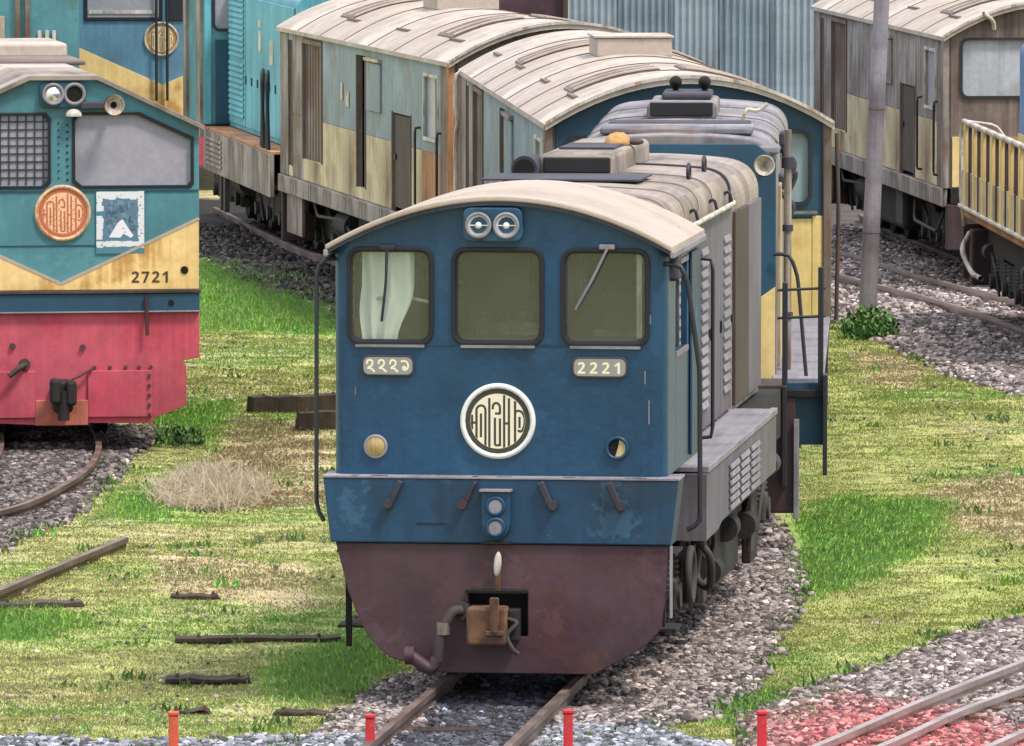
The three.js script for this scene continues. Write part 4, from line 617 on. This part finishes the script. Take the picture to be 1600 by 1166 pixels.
// ---------------------------------------------------------------- second hood locomotive coupled behind (dark blue with a yellow chevron)
{
  const t = thing('hood_locomotive', 'second hood locomotive coupled behind, dark blue front with yellow lower corner', 'locomotive', [1.48, 0, -75.5], -.045); const hw = .93;
  k().ext(hoodShape(hw, 1.3, 3.55, .28), -8.4, -.05, .02).build('hood', M.greyRoof, t);
  k().ext(poly([[-hw + .01, 1.32], [hw - .01, 1.32], [hw - .01, 3.36], [.74, 3.5], [-.74, 3.5], [-hw + .01, 3.36]]), -.02, .03, .01).build('hood_front', M.tealDk, t);
  k().ext(poly([[0, 1.55], [.915, 2.2], [.915, 1.34], [-.915, 1.34], [-.915, 2.2]]), .032, .05, .006).build('yellow_chevron', M.yellowC, t);
  k().box(.5, .62, 1.62, 1.72, .05, .07).build('socket', M.sootDark, t); k().box(-.95, .95, 3.4, 3.48, -.5, .0, .03).build('front_brow', M.greyRoof, t);
  for (const z of [-2.1, -4.2, -6.3]) k().ext(hoodShape(hw + .008, 3.1, 3.56, .28), z - .012, z + .012).build('hood_band', M.greyRoof, t);
  for (let i = 0; i < 7; i++) for (const s of [-1, 1]) k().box(s * (hw + .012) - .018, s * (hw + .012) + .018, 1.45, 3.1, -.5 - (i + 1) * 1.08 + .03, -.5 - i * 1.08, .01).build('hood_door', i < 1 ? M.bodyCream : M.greyHood, t);
  const hump = k().box(-.36, .3, 3.55, 3.72, -5.6, -3.6, .05).build('roof_hump', M.greyRoof, t); k().box(-.33, .27, 3.6, 3.73, -3.6, -3.57, .01).build('grille', M.blackRub, hump); k().box(-.24, .24, 3.72, 3.79, -5.4, -4.4, .03).build('upper_hump', M.sootDark, hump); for (const [x, q] of [[-.12, .1], [.16, .1]]) { const g = new THREE.SphereGeometry(q * .62, 18, 12); g.scale(1, 1, 2); g.translate(x, 3.87, -5); k().add(g).cyl(x, 3.8, -5, .03, .1).build('air_horn', M.dark, hump); }
  k().box(-.7, .7, 3.56, 3.62, -1.4, -.5, .02).build('radiator_cover', M.greyRoof, t); k().box(-.66, .66, 3.57, 3.63, -2.0, -1.45, .02).build('radiator_cover', M.sootDark, t); k().tube([[.55, 3.56, -3], [.6, 3.7, -3], [.7, 3.66, -3.1], [.8, 3.74, -3.1]], .02).build('roof_pipe', M.railWhite, t);
  k().lathe([[.02, -.2], [.03, .1], [.1, .2], [.08, .2], [.001, .05]], .82, 3.32, .25, 'z').build('horn', M.railWhite, t); for (const [y, z] of [[3.45, -2.2], [3.3, -3.2], [3.1, -1.2]]) k().box(.92, 1.0, y - .07, y + .07, z - .18, z + .18, .03).tube([[.93, y - .1, z], [1.08, y - .22, z], [1.0, y - .4, z]], .025).build('conduit_box', M.sootDark, t);
  const spp = k().cyl(1.02, 2.5, -.6, .035, 2.2, 'y').build('side_pipe', M.bodyGrey, t); k().cyl(1.02, 1.9, -.6, .05, .06).cyl(1.02, 2.7, -.6, .05, .06).cyl(1.02, 3.3, -.6, .06, .1).build('pipe_clamp', M.sootDark, spp); k().tube([[.9, 2.5, .08], [1.05, 2.5, .1], [1.12, 2.3, .12], [1.2, 1.4, .2]], .018).build('handrail', M.railPipe, t);
  // deck, end beam, stanchions and pilot
  for (const s of [-1, 1]) for (let i = 0; i < 4; i++) k().box(s > 0 ? .9 : -1.36, s > 0 ? 1.36 : -.9, 1.36, 1.4, -2.12 * (i + 1) + .01 + .5, -2.12 * i - .01 + .5, .006).build('deck_plate', M.walkGrey, t);
  k().box(-1.36, 1.36, 1.3, 1.355, -8.3, 1.36).build('deck_frame', M.under, t); k().box(-1.36, 1.0, 1.357, 1.4, .52, 1.36, .006).build('deck_plate', M.brownDark, t);
  k().box(1.0, 1.38, .86, 1.42, 1.2, 1.26, .01).build('step_back', M.tealDk, t); k().box(1.0, 1.04, .5, 1.4, 1.26, 1.5, .006).build('step_side', M.railPipe, t); k().box(1.36, 1.4, .6, 1.5, 1.2, 1.45, .006).build('step_side', M.railPipe, t);
  for (const [x, y1] of [[1.02, 2.32], [1.34, 2.46]]) { k().box(x - .025, x + .025, 1.3, y1, 1.3, 1.35, .01).build('stanchion', M.railPipe, t); } for (const s of [2.25, 2.0]) k().tube([[.95, s, 1.33], [1.38, s + .02, 1.33]], .013).build('crossbar', M.railPipe, t); 
  k().box(-1.3, 1.12, .25, 1.3, 1.28, 1.34, .02).build('pilot', M.maroon, t); k().box(1.1, 1.15, .2, 1.1, 1.36, 1.4, .006).build('pilot_post', M.walkGrey, t);
  k().box(-1.0, 1.0, .9, 1.3, -8.2, 1.2).build('underframe', M.under, t); bogie(t, -1.4, { hw: .98 }); bogie(t, -6, { hw: .98 });
  // louvred railing of the far platform beside the yellow end
}
{ const t = thing('cloth', 'small crumpled orange yellow cloth lying on locomotive roof hump', 'cloth', [.9, 3.72, -70.3]); const g = new THREE.SphereGeometry(1, 22, 14), p = g.attributes.position; for (let i = 0; i < p.count; i++) { const x = p.getX(i), y = p.getY(i), z = p.getZ(i), s = .75 + .55 * sm(x * 2 + 4, z * 2 + y * 3 + 4, 40, N2); p.setXYZ(i, x * .1 * s, Math.max(-.0, y * .085 * s + .02), z * .16 * s); } g.computeVertexNormals(); k().add(g).build('fold', flat(0xb08a58, .9), t); const h = new THREE.SphereGeometry(.06, 12, 8); h.scale(1.3, .5, 1.1); h.translate(.14, .03, .02); k().add(h).build('dark_rag', M.brownDark, t); }

// ---------------------------------------------------------------- the teal and yellow locomotive at left, 2721
{
  const t = thing('hood_locomotive', 'teal and yellow locomotive 2721 with pink red pilot at left edge', 'locomotive', [-4.62, 0, -85], .15); const W = 1.425;
  const out = [[-W, 1.55], [W, 1.55], [W, 3.23], [.35, 3.72], [-.3, 3.72], [-W, 3.23]];
  const winR = [[.22, 2.64], [1.3, 2.64], [1.34, 2.68], [1.34, 3.1], [.78, 3.36], [.2, 3.36], [.15, 3.3], [.15, 2.7]], winL = winR.map(([x, y]) => [-x + .02, y]).reverse();
  const path = (a) => { const s = new THREE.Path(); a.forEach((p, i) => i ? s.lineTo(...p) : s.moveTo(...p)); s.closePath(); return s; }, grow = (a, d) => { const cx = a.reduce((q, p) => q + p[0], 0) / a.length, cy = a.reduce((q, p) => q + p[1], 0) / a.length; return a.map(([x, y]) => [x + Math.sign(x - cx) * d, y + Math.sign(y - cy) * d]); };
  const f = poly(out); f.holes.push(path(winR), path(winL)); k().ext(f, -.06, 0).build('cab_front', M.teal, t);
  for (const w of [winR, winL]) { const s = poly(grow(w, .03)); s.holes.push(path(w)); const fr = k().ext(s, -.01, .02, .005).build('window_frame', M.blackRub, t); k().ext(poly(grow(w, .02)), -.045, -.035).build('pane', M.paneGrey, fr); }
  { const c = k(); for (let i = 1; i < 15; i++) { const x = .13 - .04 - i * .088 - .0; if (x > -1.32) c.box(x - .006, x + .006, 2.65, x < -.76 ? 3.1 + (x + 1.32) * .46 : 3.36, -.034, -.02); } for (let i = 1; i < 9; i++) { const y = 2.64 + i * .082; c.box(y > 3.1 ? -1.32 + (y - 3.1) * 2.15 : -1.32, -.13, y - .006, y + .006, -.032, -.022); } c.build('window_mesh', M.sootDark, t); }
  // lamps
  const hb = k().ext(rrect(-.22, .26, 3.44, 3.7, .08), 0, .06, .012).build('headlight_box', M.tealDk, t); k().lathe([[.001, 0], [.05, .005], [.085, .04], [.001, .045]], -.08, 3.58, .05, 'z').build('headlight', M.lens, hb); k().torus(-.08, 3.58, .09, .1, .016).torus(.14, 3.58, .07, .1, .018).build('bezel', M.walkGrey, hb); k().cyl(.14, 3.58, .06, .09, .012, 'z').build('empty_socket', M.dark, hb);
  { const g = new THREE.SphereGeometry(.085, 16, 10, 0, 6.3, 0, 1.7); g.scale(1, .8, .8); g.translate(.13, 3.36, .07); k().add(g).build('bell', M.railWhite, t); }
  k().lathe([[.03, -.12], [.035, .0], [.06, .08], [.11, .12], [.095, .12], [.03, .03], [.001, .03]], .53, 3.47, .14, 'z').build('horn', M.railWhite, t); k().cyl(.53, 3.47, .17, .04, .01, 'z').build('horn_throat', M.dark, t); k().box(.2, .5, 3.42, 3.5, 0, .08, .02).build('horn_bracket', M.sootDark, t);
  { const c = k(); for (let i = 0; i < 9; i++) c.cyl(.07, 2.7 + i * .07, .003, .012, .012, 'z', .012, 8); for (let i = 0; i < 9; i++) c.cyl(-.02, 2.72 + i * .07, .003, .009, .012, 'z', .009, 8); c.build('rivet', M.blackRub, t); }
  k().box(-W + .01, W - .01, 2.575, 2.59, .0, .012).box(-W + .01, W - .01, 2.02, 2.03, .0, .008).build('belt_seam', M.tealDk, t);
  // yellow chevron with pale border
  const ch = poly([[0, 1.63], [W - .005, 2.29], [W - .005, 1.57], [-W + .005, 1.57], [-W + .005, 2.29]]); k().ext(ch, .002, .014, .003).build('yellow_chevron', M.yellow, t);
  { const c = k(); for (const s of [-1, 1]) { const g = new THREE.BoxGeometry(1.57, .03, .018); g.rotateZ(s * .434); g.translate(s * .712, 1.965, .01); c.add(g); } c.build('chevron_border', M.cream, t); }
  k().box(-W - .01, W + .01, 1.53, 1.565, -.06, .05, .008).build('ledge', M.brownDark, t);
  emblem(t, .02, 2.36, .29, .002, '#bc6a4c', '#ecc09a', paint(0xdcb894, { vary: .15, rust: .5, rustC: 0xb0623c, T: .7 }), true);
  face('poster', .36, .86, 1.94, 2.58, .016, canvasMat(300, 384, (c, w, h) => { const q = rng(8); c.fillStyle = '#4f7f90'; c.fillRect(0, 0, w, h); c.fillStyle = '#d9dce2'; for (let i = 0; i < 150; i++) { const s = Math.floor(q() * 4), a = q(), th = 24 + 22 * q(); if (s === 0) c.fillRect(a * (w - 40), 2 + 8 * q(), 40, th); if (s === 1 && a < .93) c.fillRect(2 + 6 * q(), a * (h - 30), th * .9, 30); if (s === 2) c.fillRect(w - th * .9 - 2, a * (h - 70), th * .9, 40); if (s === 3 && q() < .7) c.fillRect(a * (w - 40), h - 60 - th * .4, 40, th * .8); } c.fillStyle = '#5d7792'; c.fillRect(56, 56, w - 106, h - 150); for (let i = 0; i < 60; i++) { c.globalAlpha = .5; c.fillStyle = ['#41596f', '#6f95a6', '#7fa0b8', '#394d60'][Math.floor(q() * 4)]; c.fillRect(56 + q() * (w - 140), 56 + q() * (h - 200), 10 + 30 * q(), 10 + 30 * q()); } c.globalAlpha = 1; c.fillStyle = '#e2e2ea'; c.beginPath(); c.moveTo(80, h - 100); c.lineTo(135, h - 190); c.lineTo(165, h - 215); c.lineTo(190, h - 170); c.lineTo(232, h - 110); c.lineTo(215, h - 96); c.lineTo(170, h - 122); c.lineTo(150, h - 98); c.fill(); c.fillStyle = '#5f86a0'; for (let i = 0; i < 40; i++) { c.globalAlpha = .6; c.fillRect(q() * w, q() * h, 4 + 14 * q(), 4 + 10 * q()); } c.globalAlpha = 1; }, .8), t);
  const { FontLoader } = await import('three/addons/loaders/FontLoader.js'); const { TextGeometry } = await import('three/addons/geometries/TextGeometry.js'); const font = await new FontLoader().loadAsync('fonts/droid/droid_sans_bold.typeface.json');
  { const c = k(); '2721'.split('').forEach((q, i) => { const g = new TextGeometry(q, { font, size: .115, depth: .004, curveSegments: 6 }); g.translate(.72 + i * .105, 1.64, .0145); c.add(g); }); c.build('number', flat(0x4a4030, .8), t); }
  k().cyl(1.27, 1.765, .01, .04, .03, 'z').build('lamp_hole', M.dark, t); { const c = k(), q = rng(14); for (let i = 0; i < 26; i++) { const s = .015 + .03 * q(); c.box(1.02 + .36 * q(), 1.04 + .36 * q() + s * .2, 1.98 + .14 * q(), 2.0 + .14 * q(), .0145, .018); } }
  // beam and red pilot
  k().box(-W, W, 1.34, 1.528, -.06, .03, .01).build('beam', M.tealDk, t); k().cyl(1.13, 1.43, .03, .03, .02, 'z').build('beam_hole', M.dark, t); k().box(-W, W, 1.335, 1.35, .0, .06, .004).build('beam_lip', M.walkGrey, t); k().tube([[.87, 1.5, .06], [.88, 1.1, .07]], .02).build('drain_pipe', M.maroon, t);
  const R = M.red; k().ext(poly([[-W, 1.33], [W, 1.33], [W, .86], [1.24, .83], [1.29, .78], [1.29, .37], [.95, .24], [.93, .19], [.3, .2], [0, .17], [-.93, .22], [-1.29, .38], [-1.29, .82], [-W, .84]]), -.05, .0, .006).build('pilot', R, t);
  k().box(.27, .93, .26, .74, .0, .03, .008).build('pilot_plate', R, t); k().box(-1.0, -.27, .26, .74, .0, .03, .008).build('pilot_plate', R, t); k().box(-.27, .27, .18, .44, .0, .032, .008).build('pilot_plate', M.redRust ??= paint(0xc06e5e, { vary: .2, rust: .7, rustC: 0x7a4a34, rough: .8 }), t);
  { const c = k(); for (const x of [.34, .5, .66, .8, .92]) c.cyl(x, .77, .012, .02, .024, 'z', .02, 8); for (let i = 0; i < 5; i++) c.cyl(.9, .68 - i * .1, .035, .02, .024, 'z', .02, 8); for (const [x, y] of [[.22, .98], [-.5, 1.0], [-.4, .8]]) c.cyl(x, y, .01, .03, .04, 'z'); c.build('bolt', M.maroon, t); }
  k().cyl(-.38, .81, .02, .06, .05, 'z').tube([[-.38, .81, .05], [-.42, .8, .12], [-.55, .7, .14]], .03).build('air_pipe', M.underLight, t); k().tube([[.1, .66, .1], [.2, .7, .08], [.32, .77, .05]], .014).build('lever', M.maroon, t);
  { const c = k().box(-.1, .1, .32, .66, 0, .25, .05).box(-.14, -.04, .42, .68, .15, .36, .04).box(.02, .13, .4, .66, .12, .33, .04).cyl(0, .4, .25, .06, .3).build('coupler', M.under, t); }
  // body behind
  k().box(W - .06, W, 1.34, 3.22, -12, -.06).box(-W, -W + .06, 1.34, 3.22, -12, -.06).build('body_side', M.teal, t); const rf = [[-W - .05, 3.2], [-.32, 3.72], [.37, 3.72], [W + .05, 3.2], [W + .05, 3.25], [.38, 3.77], [-.33, 3.77], [-W - .05, 3.25]]; for (let i = 0; i < 5; i++) k().ext(poly(rf), -2.4 * (i + 1) + .02, -2.4 * i + (i ? 0 : .08), .006).build('roof_sheet', i % 2 ? M.roofCream : M.dustyRoof, t);
  for (let i = 0; i < 2; i++) k().box(-.6, .6, 3.75, i ? 3.92 : 3.8, -5.2 - 2 * i, -3.4 - 2 * i, .04).build('roof_hatch', i ? M.roofCream : M.roofVent, t); k().box(-W, W, 1.0, 1.34, -12, -.07).build('underframe', M.under, t); bogie(t, -3, { hw: 1 }); bogie(t, -9, { hw: 1 });
}

// ---------------------------------------------------------------- cyan hood locomotive, upper left, coupled beyond the cream roofed one
{
  const t = thing('hood_locomotive', 'bright cyan louvred hood locomotive at upper left beside brown roofed side', 'locomotive', [-2.07, 0, -118.1], .145); const hw = .98;
  k().ext(hoodShape(hw, 1.48, 3.7, .2), -8.7, 0, .02).build('hood', M.cyanHood, t);
  for (let i = 0; i < 8; i++) { const z1 = -.25 - i * .76; k().box(-hw - .03, -hw - .002, 1.55, 3.5, z1 - .72, z1, .01).build('hood_door', M.cyanHood, t); k().box(-hw - .05, -hw - .031, 2.2, 2.32, z1 - .66, z1 - .6).build('door_latch', M.tealDk, t); }
  const lb = k().box(-hw - .03, -hw - .002, 1.55, 3.5, -8.5, -6.42, .01).build('louvre_panel', M.cyanHood, t); louvre(-hw - .04, 1.7, 2.5, -8.4, -6.5, .085, M.cyanHood, lb, -1); louvre(-hw - .04, 2.6, 3.5, -8.4, -6.5, .085, M.cyanHood, lb, -1); louvre(-hw - .035, 2.5, 3.3, -.9, -.3, .085, M.cyanHood, t, -1);
  for (const q of [[2.75, 3.05, -4.5, -4.2], [2.6, 2.95, -3.1, -2.7], [3.1, 3.2, -4.6, -4.2]]) k().box(-hw - .045, -hw - .032, ...q).build('paint_mark', M.railWhite, t);
  for (const s of [-1, 1]) for (let i = 0; i < 4; i++) k().box(s > 0 ? hw : -1.36, s > 0 ? 1.36 : -hw, 1.43, 1.47, -2.15 * (i + 1), -2.15 * i - .01, .006).build('walkway_plate', M.bodyRust, t);
  for (const s of [-1, 1]) k().box(s * 1.35 - .03, s * 1.35 + .03, .82, 1.43, -8.7, 0, .01).build('skirt', M.bodyGrey, t); louvre(-1.39, .95, 1.38, -8.4, -6.2, .075, M.bodyGrey, t, -1);
  // cab at the far end
  k().box(-1.38, 1.38, 1.48, 3.75, -11.2, -8.75, .04).build('cab', M.teal, t); const w = k().ext(ring(-1.2, -.84, 2.95, 3.6, .08, .04), -8.76, -8.71).build('window_frame', M.railPipe, t); k().box(-1.22, -.82, 2.93, 3.62, -8.745, -8.735).build('pane', M.paneGrey, w); k().box(-1.2, -.86, 1.5, 2.78, -8.76, -8.72, .01).build('cab_door', M.tealDk, t); k().box(-1.36, -1.26, 1.5, 3.7, -8.77, -8.73).build('corner_strip', M.cyanHood, t); k().box(-1.43, -1.37, 1.3, 3.75, -9.3, -8.8).box(-1.43, -1.37, 1.3, 3.75, -11.2, -10.8).build('corner_post', M.bodyGrey, t);
  for (const z of [-.6, -1.2]) k().tube([[-1.33, 1.4, z], [-1.35, 2.5, z - .05], [-1.3, 2.62, z - .3], [-1.3, 1.4, z - .5]], .03).build('handrail', M.railPipe, t);
  k().box(-1.1, 1.1, .85, 1.43, -11, 0).build('underframe', M.under, t); bogie(t, -2.6, { hw: 1 }); bogie(t, -8.2, { hw: 1 }); k().cyl(-1.1, .8, -5.2, .2, 1.1, 'z').build('air_tank', M.under, t); k().box(-1.37, -1.3, .3, 1.0, -6.1, -5.9).box(-1.37, -1.3, .3, 1.0, -6.6, -6.4).build('ladder', M.underLight, t);
}
{ // blue cab front further back
  const t = thing('chevron_locomotive', 'pale blue locomotive front with yellow chevron and emblem, far upper left', 'locomotive', [-5.8, 0, -138], .02); const W = 1.45;
  k().box(-W, W, 1.5, 3.9, -9, 0, .03).build('cab_front', M.bodyBlueG ??= paint(0x5d8ca6, { vary: .12, streak: .4, dirt: 0x4a6b80, rough: .6, off: 44 }), t); const wf = k().box(-1.3, -.0, 2.72, 3.6, .0, .03, .02).build('window_frame', M.railPipe, t); k().box(-1.24, -.06, 2.78, 3.56, .028, .036).build('pane', M.paneGrey, wf); k().box(-1.22, -.08, 2.84, 2.9, .036, .05).build('blind', M.railWhite, wf); k().box(.06, 1.3, 2.72, 3.6, .0, .03, .02).build('window_frame', M.railPipe, t);
  k().ext(poly([[0, 1.66], [W - .01, 2.3], [W - .01, 1.0], [-W + .01, 1.0], [-W + .01, 2.3]]), .002, .02, .004).build('yellow_chevron', M.yellow, t); emblem(t, -.02, 2.42, .29, .004, '#b08a50', '#e8d8b0', M.railWhite);
  for (const x of [-1.4, -.1, .08]) k().tube([[x, 1.4, .1], [x, 3.6, .1]], .024).build('handrail', x < -1 ? M.railWhite : M.railPipe, t); k().box(-W, W, .3, 1.5, -.2, 0, .02).build('pilot', M.red, t); k().box(-1.3, 1.3, .5, 1.5, -9, -.3).build('underframe', M.under, t);
}
{ // pale panelled teal wagon at the corner
  const t = thing('wagon', 'teal wagon with cream slatted panel at the top left corner', 'wagon', [-8.35, 0, -132], .05); k().box(-1.4, 1.47, 1.3, 3.9, -8, 0, .03).build('body', M.teal, t); const p = k().box(-1.4, .3, 2.55, 2.98, .002, .03, .01).build('cream_panel', M.cream, t); const c = k(); for (let i = 0; i < 12; i++) c.box(-1.35 + i * .14, -1.335 + i * .14, 2.57, 2.96, .03, .042); c.build('slat', M.bodyGrey, p);
  k().box(-1.4, .9, 1.9, 2.28, .004, .4, .03).build('ledge', M.cream, t); for (const x of [.5, .66]) k().box(x - .04, x + .04, 1.4, 3.9, .0, .08, .01).build('post', M.bodyBrown, t); for (const x of [.85, .97, 1.08]) k().box(x - .03, x + .03, 1.3, 2.75, .02, .07, .01).build('post', M.railWhite, t); k().box(-1.3, .7, .4, 1.3, -8, -.1).build('underframe', M.under, t);
}
{ // locomotive with a yellow-backed platform railing at the right edge
  const t = thing('platform_locomotive', 'yellow platform railing and blue hood of locomotive at right edge', 'locomotive', [7.12, 0, -106], .045); // near end lies beyond the frame
  t.children; const Ls = 9; k().box(-1.36, 1.36, 1.2, 1.32, -.1, Ls, .02).build('deck', M.bodyRust, t); k().ext(hoodShape(.75, 1.26, 3.5, .2), .95, Ls, .02).build('hood', M.fbright, t); k().box(-.74, .74, 1.27, 2.25, .93, .96).build('yellow_panel', M.yellowC, t); k().box(-.7, .2, 2.5, 3.3, .93, .955, .01).build('window', M.paneGrey, t);
  k().box(-.775, -.752, 1.27, 2.3, 1.0, Ls - .1).build('yellow_panel', M.yellowC, t);
  k().tube([[-1.34, 1.1, -.05], [-1.38, 1.15, 0], [-1.38, 2.42, 0], [-1.38, 2.42, .15], [-1.38, 2.42, Ls]], .042).build('handrail', M.railWhite, t); k().tube([[-1.38, 2.42, 0], [-.95, 2.36, -.02], [-.75, 2.1, -.02]], .02).build('handrail', M.railWhite, t); for (let i = 1; i < 17; i++) k().box(-1.41, -1.37, 1.34, 2.41, i * .55 - (i % 2 ? .1 : .04), i * .55 + (i % 2 ? .1 : .04), .006).build('baluster', i % 2 ? M.yellowC : M.brownDark, t); k().box(-1.395, -1.365, 1.33, 1.8, .1, Ls - .1).build('infill', M.bodyCream, t); k().tube([[-1.41, 1.34, .0], [-1.41, 1.34, Ls]], .03).build('lower_rail', M.railWhite, t);
  k().box(-1.1, 1.1, .8, 1.12, 0, Ls).build('underframe', M.under, t); bogie(t, 3.0, { hw: 1.05, boxMat: M.underLight }); bogie(t, 7.6, { hw: 1.05 }); k().box(-1.3, -.6, .35, 1.05, .15, .5, .03).build('steps', M.underBrown, t); k().box(-1.36, 1.36, .4, 1.1, -.1, -.03, .01).build('end_beam', M.underBrown, t); k().tube([[-1.3, 1.0, .2], [-1.42, .8, .5], [-1.35, .55, .9], [-1.3, .5, 1.6]], .035, 30, 8, true).build('air_hose', M.railWhite, t); couplerAndHoses(t, -.3);
}
console.log('textures', texCount);
renderer.render(scene, camera);
